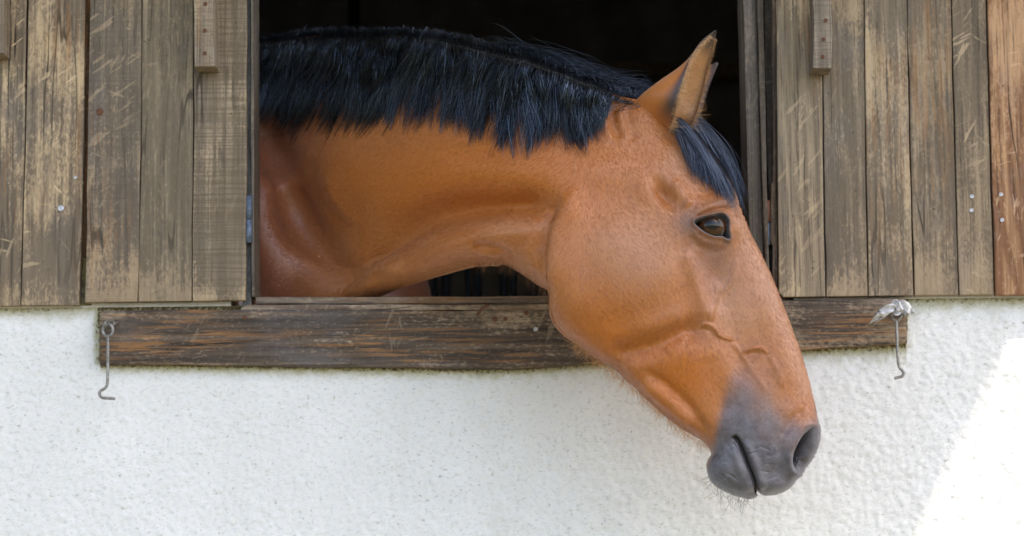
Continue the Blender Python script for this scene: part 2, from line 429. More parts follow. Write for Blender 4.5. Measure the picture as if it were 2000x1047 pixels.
def o_world(o):
    v = Vector(o.location)
    if o.parent is not None: return v          # locations are stored in world space, inverse cancels the parent's
    return v

YF = -0.022; TH = 0.016
GREY = dict(base=(0.343, 0.268, 0.187), dark=(0.140, 0.109, 0.078), light=(0.652, 0.482, 0.292))
# left shutter
SL = empty("wooden_shutter", P(240, 592, YF + TH))
tag(SL, "open weathered plank shutter left of the horse, with cleats and a round rusty nail head", "shutter", "plank shutters beside the stable window")
lm = [wood("weathered oak gnawed", **GREY, seed=1, scr_ang=.7, scratch=1.0, patch=.9, orange=.7, rings=.3, wear_bottom=.3),
      wood("weathered oak scraped", **GREY, seed=2, scr_ang=.12, scratch=1.0, patch=.8, orange=.35, rings=.3, wear_bottom=.5),
      wood("weathered oak grey brown", (0.281, 0.224, 0.165), (0.140, 0.114, 0.087), (0.504, 0.370, 0.229), seed=3, scr_ang=.6, scratch=.45, saw=.5, patch=.6, orange=.3, wear_bottom=.5),
      wood("weathered oak ringed", (0.302, 0.244, 0.170), (0.156, 0.125, 0.087), (0.481, 0.360, 0.226), seed=4, scratch=.2, rings=1.0, patch=.4, wear_bottom=.4),
      wood("weathered oak sawn", (0.395, 0.317, 0.222), (0.177, 0.137, 0.096), (0.618, 0.467, 0.297), seed=5, scratch=.2, saw=1.0, rings=.2, patch=.5, wear_bottom=.6)]
T0 = -190
bl = [board("board", [(-70, T0), (52, T0), (52, 0), (48, 300), (40, 597), (-70, 599)], YF + .004, TH, lm[0], SL),
      board("board", [(56, T0), (170, T0), (166, 0), (163, 300), (154, 596), (41, 596), (50, 300), (56, 0)], YF, TH, lm[1], SL),
      board("board", [(176, T0), (276, T0), (276, 0), (274, 300), (268, 589), (166, 590), (171, 300), (176, 0)], YF - .002, TH, lm[2], SL),
      board("board", [(278.5, T0), (377, T0), (377, 0), (376.5, 300), (374, 588), (270, 589), (276, 300), (278, 0)], YF, TH, lm[3], SL),
      board("board", [(379.5, T0), (481, T0), (482, 0), (482, 300), (479, 586), (376, 588), (378.5, 300), (379, 0)], YF - .001, TH, lm[4], SL)]
cleat_m = wood("old cleat", (0.40, 0.325, 0.235), (0.21, 0.16, 0.115), (0.56, 0.46, 0.33), seed=9, along='Z', saw=.7, scratch=.2, orange=.3)
moss = wood("mossy end grain", (0.24, 0.19, 0.08), (0.12, 0.09, 0.04), (0.352, 0.270, 0.115), seed=11, scratch=0)
ct = board("cleat", [(377, T0), (419, T0), (419, 0), (422, 130), (380, 130), (378, 0)], YF - .045, .043, cleat_m, SL, jit=.0004, bev=.002)
for x, y in ((400, 60), (400, 104), (401, 8)): screw(x, y, YF - .0455, 4, rust, ct)
ct2 = board("cleat", [(-70, T0), (9, T0), (9, 0), (8, 104), (-70, 104)], YF - .04, .043, cleat_m, SL, jit=.0004, bev=.002)
screw(195, 218, YF - .003, 7, rust, bl[2]); screw(119, 407, YF - .001, 6.5, metal_screw, bl[1])
screw(147, 347, YF - .001, 3.5, metal_screw, bl[1])
backing_m = wood("rust brown lath", (0.26, 0.11, 0.035), (0.07, 0.04, 0.02), (0.374, 0.177, 0.067), seed=12, scratch=.1)
board("added_backing", [(160, T0), (184, T0), (180, 508), (156, 500)], YF + .0165, .004, backing_m, SL)  # added strip: gap shade and orange wall stain put into its colour
board("added_backing", [(36, T0), (64, T0), (60, 590), (30, 590)], YF + .0165, .004, backing_m, SL)  # added dark strip standing in for the shade between two boards
moss_m = wood('mossy lath', (0.20, 0.18, 0.06), (0.07, 0.055, 0.025), (0.30, 0.27, 0.10), seed=13, scratch=.1)
board('added_backing', [(156, 502), (180, 510), (178, 596), (148, 596)], YF + .0165, .004, moss_m, SL)  # added strip coloured like the mossy wall behind the gap
def hinge(parent, px, y0, y1, yw, w_px, mats, leaf):
    h = empty("hinge", P(px, (y0 + y1) / 2, yw)); h.parent = parent; h.matrix_parent_inverse = Matrix.Translation(Vector(parent.location)).inverted()
    ym = (y0 + y1) / 2
    for a, b, m in ((y0, ym - 1, mats[0]), (ym + 1, y1, mats[1])):
        t = tube("knuckle", [P(px, a, yw), P(px, b, yw)], w_px * 0.0004, m, None, 14, 1); 
        bmk = t
        bmk.parent = h; bmk.matrix_parent_inverse = Matrix.Translation(Vector(h.location)).inverted()
    return h
hinge(SL, 487, 383, 474, -0.020, 13, (iron_blue, iron_blue), -1)

# right shutter
SR = empty("wooden_shutter", P(1740, 580, YF + TH))
tag(SR, "open weathered plank shutter to the right of the horse, with an orange outermost board", "shutter", "plank shutters beside the stable window")
rm = [wood("sun bleached oak", (0.447, 0.356, 0.239), (0.187, 0.148, 0.103), (0.710, 0.538, 0.334), seed=21, scratch=.3, rings=.6, patch=.75, orange=.25, scr_ang=.9),
      wood("grey oak veined", (0.322, 0.255, 0.178), (0.156, 0.123, 0.087), (0.549, 0.411, 0.259), seed=22, scratch=.15, rings=1.0, patch=.6, wear_bottom=.4),
      wood("grey oak flecked", (0.354, 0.283, 0.196), (0.161, 0.127, 0.091), (0.618, 0.467, 0.297), seed=23, scratch=.25, rings=.9, patch=.7, orange=.3, wear_bottom=.5),
      wood("grey oak dull", (0.270, 0.214, 0.152), (0.140, 0.110, 0.078), (0.481, 0.360, 0.229), seed=24, scratch=.3, rings=.5, patch=.5, orange=.3, wear_bottom=.4),
      wood("grey oak scored", (0.270, 0.210, 0.146), (0.140, 0.109, 0.077), (0.504, 0.375, 0.234), seed=25, scr_ang=.5, scratch=.7, rings=.4, patch=.4, wear_bottom=.3),
      wood("orange pine", (0.46, 0.26, 0.135), (0.22, 0.10, 0.05), (0.660, 0.416, 0.240), seed=26, scratch=.6, rings=1.5, patch=.6, orange=.6, wear_bottom=0)]
br = [board("board", [(1515, T0), (1605, T0), (1605, 0), (1607, 300), (1612, 579), (1530, 580), (1521, 570), (1519, 300), (1516, 0)], YF, TH, rm[0], SR),
      board("board", [(1607, T0), (1685, T0), (1687, 0), (1690, 300), (1695, 578), (1614.5, 579), (1609.5, 300), (1607.5, 0)], YF + .001, TH, rm[1], SR),
      board("board", [(1689, T0), (1768, T0), (1771, 0), (1776, 300), (1784, 577), (1697, 578), (1692, 300), (1689, 0)], YF - .001, TH, rm[2], SR),
      board("board", [(1771, T0), (1854, T0), (1857, 0), (1864, 300), (1872, 576), (1787, 577), (1779, 300), (1773, 0)], YF + .002, TH, rm[3], SR),
      board("board", [(1857, T0), (1920, T0), (1925, 0), (1933, 300), (1941, 575), (1874.5, 576), (1866.5, 300), (1859.5, 0)], YF, TH, rm[4], SR),
      board("board", [(1924, T0), (2080, T0), (2085, 574), (1945, 576), (1937, 300), (1929, 0)], YF - .004, TH, rm[5], SR)]
cr = board("cleat", [(1588, T0), (1624, T0), (1624, 25), (1626, 60), (1624, 134), (1587, 133), (1590, 40), (1588, 0)], YF - .05, .048, wood("stripped cleat", (0.37, 0.31, 0.24), (0.19, 0.15, 0.115), (0.52, 0.43, 0.32), seed=31, saw=.8, scratch=.15), SR, jit=.0005, bev=.002)
for x, y in ((1609, 77), (1607, 111), (1613, 40)): screw(x, y, YF - .0505, 4, rust, cr)
for x, y in ((1898, 384), (1897, 411)): screw(x, y, YF - .0005, 4.2, metal_screw, br[4])
for x, y in ((1955, 380), (1957, 430)): screw(x, y, YF - .0045, 4.2, metal_screw, br[5])
edge_m = wood("brown shutter edge", (0.13, 0.088, 0.055), (0.06, 0.042, 0.03), (0.209, 0.140, 0.086), seed=33, scratch=.1)
board("edge_strip", [(1506, T0), (1515, T0), (1516, 0), (1518.5, 570), (1508, 570), (1509, 480), (1504, 470), (1506, 360), (1509, 355), (1508, 0)], YF + .006, .010, edge_m, SR, jit=.0005)
hinge(SR, 1499, 392, 478, -0.010, 12, (rust, iron_blue), 1)

# window frame
WF = empty("window_frame", P(1000, 600, 0.02))
tag(WF, "weathered timber window frame round the dark stable opening", "window frame")
jl = wood("grey jamb", (0.20, 0.175, 0.145), (0.10, 0.085, 0.07), (0.352, 0.286, 0.211), seed=41, scratch=.2, rings=.2)
jb = wood("blue grey jamb", (0.10, 0.11, 0.12), (0.06, 0.062, 0.066), (0.187, 0.177, 0.158), seed=42, scratch=.1, rings=.1)
jd = wood("brown jamb", (0.12, 0.098, 0.074), (0.055, 0.045, 0.036), (0.220, 0.172, 0.120), seed=43, scratch=.3, rings=.4)
board("jamb", [(489.5, -330), (493.5, -330), (495, 0), (497, 579), (491.5, 579), (490, 0)], -.02, .09, jl, WF, jit=.0003, bev=.0008)
board("jamb", [(474, -330), (489, -330), (489.5, 0), (491, 603), (474, 603)], -.010, .03, jb, WF, jit=.0003, bev=.0008)
jr = [board("jamb", [(1449, -330), (1473, -330), (1477, 0), (1486, 300), (1494, 578), (1467, 578), (1459, 300), (1451, 0)], -.004, .10, jl, WF, jit=.0006, bev=.003),
      board("jamb", [(1474, -330), (1488, -330), (1491, 0), (1497, 300), (1506, 578), (1495, 578), (1487, 300), (1478, 0)], -.016, .06, jd, WF, jit=.0006, bev=.003),
      board("jamb", [(1489, -330), (1512, -330), (1514, 0), (1517, 300), (1524, 578), (1507, 578), (1498, 300), (1492, 0)], .006, .05, jd, WF, jit=.0006, bev=.003)]
board("lintel", [(488, -270), (1495, -275), (1495, -335), (488, -330)], -.002, .09, jd, WF)
sill_top = wood("worn sill edge", (0.30, 0.245, 0.19), (0.11, 0.075, 0.055), (0.484, 0.374, 0.259), seed=51, along='X', scratch=.2, rings=.9, orange=.3, patch=.8)
board("inner_sill", [(498, 579.5), (800, 579), (1060, 577.5), (1492, 575), (1492, 590), (1000, 594), (498, 594)], -.005, .24, sill_top, WF, jit=.0004, bev=.004)
board("inner_sill", [(486, 594.5), (900, 594.5), (1200, 593), (1520, 589), (1520, 599), (1000, 607), (470, 607), (470, 601)], -.018, .017, sill_top, WF, jit=.0006, bev=.005)
sill_m = wood("dark stained sill", (0.155, 0.115, 0.083), (0.05, 0.036, 0.027), (0.440, 0.333, 0.226), seed=52, along='X', scratch=.25, rings=.7, orange=.65, patch=.85, org_col=(0.42, 0.20, 0.07), spec=.35)
sb = board("sill_beam", [(194, 607), (430, 605), (480, 604), (800, 604), (960, 606), (1090, 604), (1300, 596), (1520, 586), (1700, 583), (1769, 582), (1771, 630), (1773, 669),
     (1560, 684), (1350, 697), (1150, 709), (1080, 716), (1000, 720), (900, 720), (700, 716), (500, 714), (350, 711), (194, 711)], -.020, .0195, sill_m, WF, jit=.0007, bev=.004)
for x, y, r_, m_ in ((1046, 643, 4.5, metal_screw), (1028, 611, 4, rust), (967, 624, 5, rust), (987, 623, 4, rust), (1531, 604, 3.5, rust), (478, 620, 4, rust), (1530, 605, 3, black)): screw(x, y, -.0205, r_, m_, sb)
nl = tube("nail", [P(953, 597, -.022), P(944, 601, -.038), P(932, 615, -.047)], .0022, rust, None, 8, 4); tag(nl, "bent rusty nail sticking out of the sill near the horse's jaw", "nail")

# hooks
def hook(label, pts, eye_c, eye2, y, mat):
    h = empty("hook", P(*eye_c, y)); tag(h, label, "hook", "wire hooks hanging from the sill ends")
    e = [P(eye_c[0] + eye2[0] + 9 * math.cos(t), eye_c[1] + eye2[1] + 5 * math.sin(t), y + 0.011 * math.cos(t) + .004) for t in np.linspace(0, 2 * math.pi, 13)]
    e += [P(eye_c[0] + eye2[0] + 16, eye_c[1] + eye2[1] - 2, y + .025)]
    tube("screw_eye", e, .0022, mat, h, 8, 4)
    lp = [P(eye_c[0] + 10 * math.sin(t), eye_c[1] + 8 - 12 * math.cos(t) , y - .002 - .003 * math.sin(t)) for t in np.linspace(math.pi, 3 * math.pi - .3, 12)]
    rod = lp[::-1] + [P(a, b, y - .002) for a, b in pts]
    tube("hook_rod", rod, .0024, mat, h, 10, 5)
    return h
hook("bare wire hook hanging from the left end of the sill", [(211, 664), (211, 700), (210, 745), (206, 757), (196, 764), (195, 772), (201, 777), (212, 778), (225, 779)], (211, 637), (3, -5), -.046, steel)
hook("wire hook at the right end of the sill, tied with a white rag", [(1751, 630), (1752, 665), (1753, 690), (1756, 715), (1763, 724), (1765, 729), (1762, 735), (1755, 737), (1747, 739)], (1751, 606), (2, -4), -.046, steel)
def rag():
    T = NT("frayed white rag"); c = T.coord("Object"); m = T.set(Base_Color=T.mix(T.step(T.noise(c, 120, 4), .3, .7), (.62, .62, .64), (.82, .82, .82)), Roughness=.9, Normal=T.bump(T.noise(T.map(c, (1, 1, 3)), 300), .6, .001))
    V = []; Q = []
    def strip(ctrl, widths, nu=14, nv=7, fray=.35, sgn=1):
        path = catmull(np.array([(*P(a, b, yy),) for a, b, yy in ctrl]), 6); n = len(path); b0 = sum(len(v) for v in V)
        wd = np.interp(np.linspace(0, 1, n), np.linspace(0, 1, len(widths)), widths) * 0.0008
        g = []
        for i in range(n):
            t = path[min(i + 1, n - 1)] - path[max(i - 1, 0)]; t /= np.linalg.norm(t); nn = np.cross(t, [0, 1, 0]); nn /= np.linalg.norm(nn)
            for j in range(nv):
                s = j / (nv - 1) * 2 - 1
                tip = max(0, (i / (n - 1) - .7) / .3)
                g.append(path[i] + nn * wd[i] * s + np.array([0, -.005 * math.cos(s * 3.0 + i * .35), 0]) * (0.5 + .5 * rng.random()) + t * tip * rng.normal(0, .006))
        V.append(np.array(g)); idx = b0 + np.arange(n * nv).reshape(n, nv)
        Q.append(np.stack([idx[:-1, :-1], idx[1:, :-1], idx[1:, 1:], idx[:-1, 1:]], -1).reshape(-1, 4))
    strip([(1752, 598, -.060), (1742, 600, -.064), (1732, 606, -.062), (1722, 613, -.058), (1715, 618, -.056)], [6, 7, 8, 9, 7])
    strip([(1752, 597, -.060), (1760, 596, -.064), (1768, 599, -.062), (1773, 606, -.058), (1776, 612, -.056)], [6, 8, 10, 11, 8])
    strip([(1744, 598, -.055), (1748, 592, -.062), (1753, 594, -.066), (1757, 602, -.065), (1751, 610, -.062), (1745, 604, -.057)], [5, 6, 6, 6, 5])
    me = np_mesh("rag", np.vstack(V), np.vstack(Q)); o = link("rag", me, m, None, True)
    md = o.modifiers.new("thick", 'SOLIDIFY'); md.thickness = .0012
    tag(o, "frayed white rag tied round the eye of the right hook", "rag")
rag()

# dark things inside the stable
ip = plain("old interior timber", (0.02, 0.018, 0.016), 0.9)
bm = bmesh.new(); a = P(680, 300, 2.4); b = P(699, 300, 2.4); box_bm(bm, a[0], b[0], 2.4, 2.5, 0.0, RZ - .01)
tag(bm_obj("stable_post", bm, ip), "thin dark timber post in the gloom behind the mane", "post")
bm = bmesh.new(); a = P(1040, 150, 3.3); b = P(1470, 118, 3.3); box_bm(bm, a[0], 2.55, 3.3, 3.42, a[2], b[2])
tag(bm_obj("stable_beam", bm, plain("brown interior beam", (0.55, 0.47, 0.38), .9)), "faint brown cross beam in the gloom beside the ear", "beam")
bar_m = plain('dim bar paint', (0.05, 0.06, 0.085), .6)
sbx = empty("stall_partition", P(950, 600, 2.0)); tag(sbx, "dim row of blue grey stall bars under the horse's throat", "stall partition")
bm = bmesh.new(); a = P(780, 640, 2.0); b = P(1120, 700, 2.0); box_bm(bm, a[0] - .3, b[0] + .3, 2.02, 2.06, 0.0, a[2]); bm_obj("panel", bm, ip, sbx)
for px in [812, 850, 872, 915, 934, 985, 1003, 1040, 1078]:
    p = P(px, 640, 2.04); tube("bar", [p - np.array([0, 0, .02]), p + np.array([0, 0, .3])], (.007 + .006 * random.random()), bar_m, sbx, 10, 1)

# ------------------------------------------------------------------ the horse
def ss(x, a, b):
    t = np.clip((np.asarray(x, float) - a) / (b - a), 0, 1); return t * t * (3 - 2 * t)

# mid plane of neck and head (world y as a function of world x): the neck comes out of the stable, the head hangs in front of the wall
X_A, X_B = float(P(480, 300, .30)[0]), float(P(1120, 300, -.235)[0])
def C_of_x(X):
    return 0.32 - 0.555 * ss(X, X_A - .05, X_B)
def C_px(px, py):
    y = np.zeros_like(np.asarray(px, float) + np.asarray(py, float))
    for _ in range(8): y = C_of_x(P(px, py, y)[..., 0])
    return y
OUT = [(300, 130), (400, 100), (495, 92), (560, 82), (640, 76), (760, 76), (850, 82), (900, 94), (960, 108), (1030, 126), (1100, 150), (1160, 172), (1210, 194),
       (1250, 204), (1290, 212), (1335, 240), (1385, 298), (1418, 345), (1434, 376), (1441, 400), (1447, 425), (1462, 456), (1480, 490), (1503, 538), (1524, 588), (1545, 640), (1562, 690),
       (1575, 730), (1585, 768), (1594, 808), (1598, 840), (1595, 868), (1585, 893), (1572, 911), (1561, 930), (1545, 951), (1520, 964), (1495, 968), (1483, 962),
       (1477, 972), (1460, 976), (1430, 967), (1402, 949), (1387, 930), (1381, 908), (1385, 894), (1389, 886), (1379, 868), (1350, 846), (1320, 826), (1290, 801), (1260, 774), (1230, 747),
       (1200, 720), (1165, 696), (1138, 674), (1115, 648), (1100, 618), (1086, 590), (1066, 566), (1040, 545), (1010, 526), (986, 515), (960, 513), (920, 518), (870, 531), (830, 545),
       (780, 563), (740, 579), (690, 600), (600, 650), (500, 700), (300, 760)]
OUTC = catmull(OUT, 4, closed=True)
OUTW = P(OUTC[:, 0], OUTC[:, 1], C_px(OUTC[:, 0], OUTC[:, 1]))[:, [0, 2]]

def poly_dist(x, z, poly, closed=True):
    """signed distance, positive inside"""
    x = np.asarray(x, float); z = np.asarray(z, float); best = np.full(x.shape, 1e18); ins = np.zeros(x.shape, bool)
    A_ = np.asarray(poly, float); B_ = np.roll(A_, -1, 0)
    if not closed: A_, B_ = A_[:-1], B_[:-1]
    for (ax, az), (bx, bz) in zip(A_, B_):
        dx, dz = bx - ax, bz - az; L2 = dx * dx + dz * dz + 1e-18
        t = np.clip(((x - ax) * dx + (z - az) * dz) / L2, 0, 1)
        d = (x - ax - t * dx) ** 2 + (z - az - t * dz) ** 2
        np.minimum(best, d, out=best)
        if closed: ins ^= ((az > z) != (bz > z)) & (x < (bx - ax) * (z - az) / (bz - az + 1e-18) + ax)
    d = np.sqrt(best)
    return np.where(ins, d, -d) if closed else d

ST = 0.003
gx = np.arange(OUTW[:, 0].min() - 4 * ST, OUTW[:, 0].max() + 4 * ST, ST); gz = np.arange(OUTW[:, 1].min() - 4 * ST, OUTW[:, 1].max() + 4 * ST, ST)
GX, GZ = np.meshgrid(gx, gz, indexing='ij')
SD = poly_dist(GX, GZ, OUTW)
def poisson(mask, st, iters, u=None):
    u = np.zeros(mask.shape) if u is None else u
    for _ in range(iters):
        v = np.pad(u, 1)
        u = 0.25 * (v[2:, 1:-1] + v[:-2, 1:-1] + v[1:-1, 2:] + v[1:-1, :-2] + st * st) * mask
    return u
def resize(a, shape):
    i = np.linspace(0, a.shape[0] - 1, shape[0]); j = np.linspace(0, a.shape[1] - 1, shape[1])
    i0 = np.clip(i.astype(int), 0, a.shape[0] - 2); j0 = np.clip(j.astype(int), 0, a.shape[1] - 2); fi = (i - i0)[:, None]; fj = (j - j0)[None]
    return (a[i0][:, j0] * (1 - fi) * (1 - fj) + a[i0 + 1][:, j0] * fi * (1 - fj) + a[i0][:, j0 + 1] * (1 - fi) * fj + a[i0 + 1][:, j0 + 1] * fi * fj)
u = None
for k, it in ((8, 900), (4, 500), (2, 300), (1, 150)):
    m = (SD[::k, ::k] > 0).astype(float)
    u = poisson(m, ST * k, it, None if u is None else resize(u, m.shape) * m)
def gblur(a, s):
    r = int(3 * s); k = np.exp(-0.5 * (np.arange(-r, r + 1) / s) ** 2); k /= k.sum()
    f = lambda v: np.convolve(np.pad(v, r, mode='edge'), k, 'valid')
    return np.apply_along_axis(f, 0, np.apply_along_axis(f, 1, a))
inside2 = (SD > 2.2 * ST).astype(float); q = np.where(inside2 > 0, 2 * u / np.maximum(SD, 1e-6), 0)
num, den = gblur(q * inside2, 2.5), gblur(inside2, 2.5)
num2, den2 = gblur(q * inside2, 12), gblur(inside2, 12)
qe = np.where(den > .02, num / np.maximum(den, 1e-6), num2 / np.maximum(den2, 1e-9)); qe = np.where(inside2 > 0, q, np.clip(qe, 0.002, None))
S2 = SD * qe                                               # squared half thickness of a round body, negative outside
# flatten it to the real half width of each region
TP = [(1290, 215, .060), (1330, 250, .072), (1400, 345, .072), (1380, 430, .098), (1300, 400, .100), (1200, 400, .092), (1200, 500, .100), (1250, 560, .098), (1140, 560, .090), (1190, 680, .062), (1300, 650, .078), (1420, 560, .074),
      (1480, 560, .058), (1500, 680, .054), (1400, 680, .066), (1330, 760, .052), (1550, 800, .056), (1550, 880, .060), (1480, 820, .064), (1450, 920, .056), (1400, 920, .045),
      (1030, 480, .076), (1000, 380, .088), (1100, 250, .070), (850, 350, .100), (850, 480, .088), (850, 120, .055), (600, 130, .06), (640, 340, .100), (670, 460, .068), (610, 430, .080), (580, 300, .095), (505, 400, .20), (490, 500, .21), (520, 570, .19), (600, 570, .12), (300, 400, .2), (700, 530, .12), (1000, 200, .07)]
TPx = P([p[0] for p in TP], [p[1] for p in TP], C_px([p[0] for p in TP], [p[1] for p in TP]))[:, [0, 2]]
num = np.zeros_like(GX); den = np.zeros_like(GX)
for (x, z), p in zip(TPx, TP):
    wgt = 1 / (((GX - x) ** 2 + (GZ - z) ** 2) + 0.015 ** 2) ** 1.8; num += wgt * p[2]; den += wgt
TM = gblur(num / den, 5)
sp = np.sqrt(np.clip(S2, 0, None)); PW = 2.6
tsat2 = np.where(S2 > 0, (sp / (1 + (sp / TM) ** PW) ** (1 / PW)) ** 2, S2)
THALF = np.sqrt(np.clip(tsat2, 0, None))
def t_at(px, py):
    """half thickness of the body at a photo pixel of the mid plane"""
    W = P(px, py, C_px(px, py)); i = np.clip((W[..., 0] - gx[0]) / ST, 0, len(gx) - 1.001); j = np.clip((W[..., 2] - gz[0]) / ST, 0, len(gz) - 1.001)
    i0 = i.astype(int); j0 = j.astype(int); fi = i - i0; fj = j - j0
    return THALF[i0, j0] * (1 - fi) * (1 - fj) + THALF[i0 + 1, j0] * fi * (1 - fj) + THALF[i0, j0 + 1] * (1 - fi) * fj + THALF[i0 + 1, j0 + 1] * fi * fj

def surface_nets(F):
    """vertices in index space and quads of the zero level of F (inside > 0)"""
    S = F > 0; nx, ny, nz = F.shape
    cnt = np.zeros((nx - 1, ny - 1, nz - 1), np.int8)
    corners = [(i, j, k) for i in (0, 1) for j in (0, 1) for k in (0, 1)]
    for i, j, k in corners: cnt += S[i:nx - 1 + i, j:ny - 1 + j, k:nz - 1 + k]
    act = np.argwhere((cnt > 0) & (cnt < 8)); del cnt
    vid = np.full((nx - 1, ny - 1, nz - 1), -1, np.int32); vid[tuple(act.T)] = np.arange(len(act))
    val = {c: F[act[:, 0] + c[0], act[:, 1] + c[1], act[:, 2] + c[2]] for c in corners}
    acc = np.zeros((len(act), 3)); n = np.zeros(len(act))
    for a in corners:
        for ax in range(3):
            if a[ax]: continue
            b = list(a); b[ax] = 1; b = tuple(b); fa, fb = val[a], val[b]; m = (fa > 0) != (fb > 0)
            t = np.where(m, fa / np.where(m, fa - fb, 1), 0)
            p = np.array(a, float)[None] + np.zeros((len(act), 3)); p[:, ax] += t
            acc[m] += p[m]; n[m] += 1
    V = act + acc / n[:, None]
    Q = []
    for ax in range(3):
        o1, o2 = [x for x in range(3) if x != ax]
        sl = [slice(1, s - 1) for s in F.shape]; sl[ax] = slice(0, F.shape[ax] - 1)
        s2 = list(sl); s2[ax] = slice(1, F.shape[ax])
        a, b = S[tuple(sl)], S[tuple(s2)]; e = np.argwhere(a != b); up = a[tuple(e.T)]
        e = e + np.array([0 if i == ax else 1 for i in range(3)])
        def cell(d1, d2):
            c = e.copy(); c[:, o1] -= d1; c[:, o2] -= d2; return vid[tuple(c.T)]
        qd = np.stack([cell(1, 1), cell(0, 1), cell(0, 0), cell(1, 0)], -1)
        flip = up if ax != 1 else ~up
        qd[~flip] = qd[~flip][:, ::-1]; Q.append(qd)
    return V, np.vstack(Q)

def smooth_mesh(V, Q, it=2, lam=.5):
    n = len(V); a = np.concatenate([Q[:, 0], Q[:, 1], Q[:, 2], Q[:, 3]]); b = np.concatenate([Q[:, 1], Q[:, 2], Q[:, 3], Q[:, 0]])
    deg = np.bincount(a, minlength=n) + np.bincount(b, minlength=n)
    for i in range(it):
        l = lam if i % 2 == 0 else -lam * 1.03
        s = np.stack([np.bincount(a, V[b, k], n) + np.bincount(b, V[a, k], n) for k in range(3)], -1)
        V = V + l * (s / np.maximum(deg, 1)[:, None] - V)
    return V

gy = np.arange(-0.215, 0.215 + ST / 2, ST)
F = (tsat2[:, None, :] - (gy ** 2)[None, :, None]).astype(np.float32)
V, Q = surface_nets(F); del F
V = smooth_mesh(V, Q, 6)
V = np.stack([gx[0] + V[:, 0] * ST, gy[0] + V[:, 1] * ST, gz[0] + V[:, 2] * ST], -1)
V[:, 1] += C_of_x(V[:, 0])

# finer mesh where eye, nostril and mouth are cut
me = np_mesh("horse", V, Q)
bm = bmesh.new(); bm.from_mesh(me)
def refine(sel):
    bm.verts.ensure_lookup_table()
    co = np.array([v.co[:] for v in bm.verts]); px, py = proj(co); near = co[:, 1] < C_of_x(co[:, 0])
    ok = sel(px, py) & near
    for v, k in zip(bm.verts, ok): v.tag = bool(k)
    es = [e for e in bm.edges if e.verts[0].tag and e.verts[1].tag]
    bmesh.ops.subdivide_edges(bm, edges=es, cuts=1, use_grid_fill=True)
refine(lambda x, y: ((x > 1325) & (x < 1445) & (y > 375) & (y < 495)) | ((x > 1360) & (y > 825)) | ((x > 1335) & (x < 1510) & (y > 600) & (y < 710)))
refine(lambda x, y: ((x > 1340) & (x < 1436) & (y > 395) & (y < 482)) | ((x > 1420) & (x < 1500) & (y > 845)) | ((x > 1535) & (y > 825) & (y < 930)))
bmesh.ops.triangulate(bm, faces=[f for f in bm.faces if len(f.verts) > 4])
bm.to_mesh(me); bm.free()
nv = len(me.vertices); V = np.empty(nv * 3, np.float32); me.vertices.foreach_get("co", V); V = V.reshape(-1, 3).astype(float)
NRM = np.empty(nv * 3, np.float32); me.vertices.foreach_get("normal", NRM); NRM = NRM.reshape(-1, 3).astype(float)
side = V[:, 1] - C_of_x(V[:, 0]); near = side < 0
M = V.copy(); M[~near, 1] = C_of_x(V[~near, 0]) - side[~near]     # the far side takes the same relief, mirrored
X, Y = proj(M)

def pline(x, y, pts, n=5):
    """distance to a smooth polyline, position along it (0..1), signed side (positive to the right of travel in the picture)"""
    c = catmull(np.array(pts, float), n); L = np.concatenate([[0], np.cumsum(np.linalg.norm(np.diff(c, axis=0), axis=1))]); L /= L[-1]
    best = np.full(x.shape, 1e18); par = np.zeros(x.shape); sg = np.zeros(x.shape)
    for i in range(len(c) - 1):
        (ax, ay), (bx, by) = c[i], c[i + 1]; dx, dy = bx - ax, by - ay; l2 = dx * dx + dy * dy + 1e-12
        t = np.clip(((x - ax) * dx + (y - ay) * dy) / l2, 0, 1); d = (x - ax - t * dx) ** 2 + (y - ay - t * dy) ** 2
        m = d < best; best[m] = d[m]; par[m] = (L[i] + (L[i + 1] - L[i]) * t)[m]; sg[m] = np.sign((dx * (y - ay) - dy * (x - ax)))[m]
    return np.sqrt(best), par, sg
D = np.zeros(nv)                                            # relief along the normal, in photo pixels
def taper(p, a=.18): return ss(p, 0, a) * ss(1 - p, 0, a)
def ridge(pts, wd, amp, tp=.18):
    d, p, s = pline(X, Y, pts); D[:] += amp * np.exp(-(d / wd) ** 2) * taper(p, tp)
def step(pts, wd, amp, far, tp=.18):
    """raises the right-hand side of the line, fading out over `far`"""
    d, p, s = pline(X, Y, pts); D[:] += amp * .5 * (1 + np.tanh(s * d / wd)) * np.exp(-(d / far) ** 2) * taper(p, tp)
def blob(cx, cy, rx, ry, rot, amp, pw=2):
    c, s = math.cos(R_(rot)), math.sin(R_(rot)); a = ((X - cx) * c + (Y - cy) * s) / rx; b = (-(X - cx) * s + (Y - cy) * c) / ry
    D[:] += amp * np.exp(-(a * a + b * b) ** (pw / 2))
# neck and shoulder
ridge([(1105, 395), (1030, 402), (960, 404), (890, 412), (820, 432), (750, 470), (690, 510), (640, 545)], 32, -42)
ridge([(1100, 452), (1060, 446), (1000, 450), (930, 462), (850, 490), (780, 520)], 26, 17, .32)
blob(690, 465, 85, 60, -15, -14)
blob(900, 325, 190, 62, 6, 17); blob(720, 370, 110, 90, 30, 6)
ridge([(505, 210), (530, 300), (560, 380), (600, 460), (650, 540), (700, 590)], 36, -38, .1)
blob(505, 460, 60, 150, -14, 22)
ridge([(600, 300), (620, 380), (670, 460)], 18, -5); ridge([(640, 330), (660, 400), (720, 460)], 14, 3)
blob(728, 550, 26, 16, -30, -9); ridge([(700, 535), (740, 528), (790, 535)], 10, 4)
ridge([(925, 478), (955, 478), (985, 492), (1000, 512)], 8, -8); ridge([(930, 492), (960, 495), (980, 506)], 8, 4)
ridge([(1020, 470), (1060, 520), (1085, 560)], 22, 5)
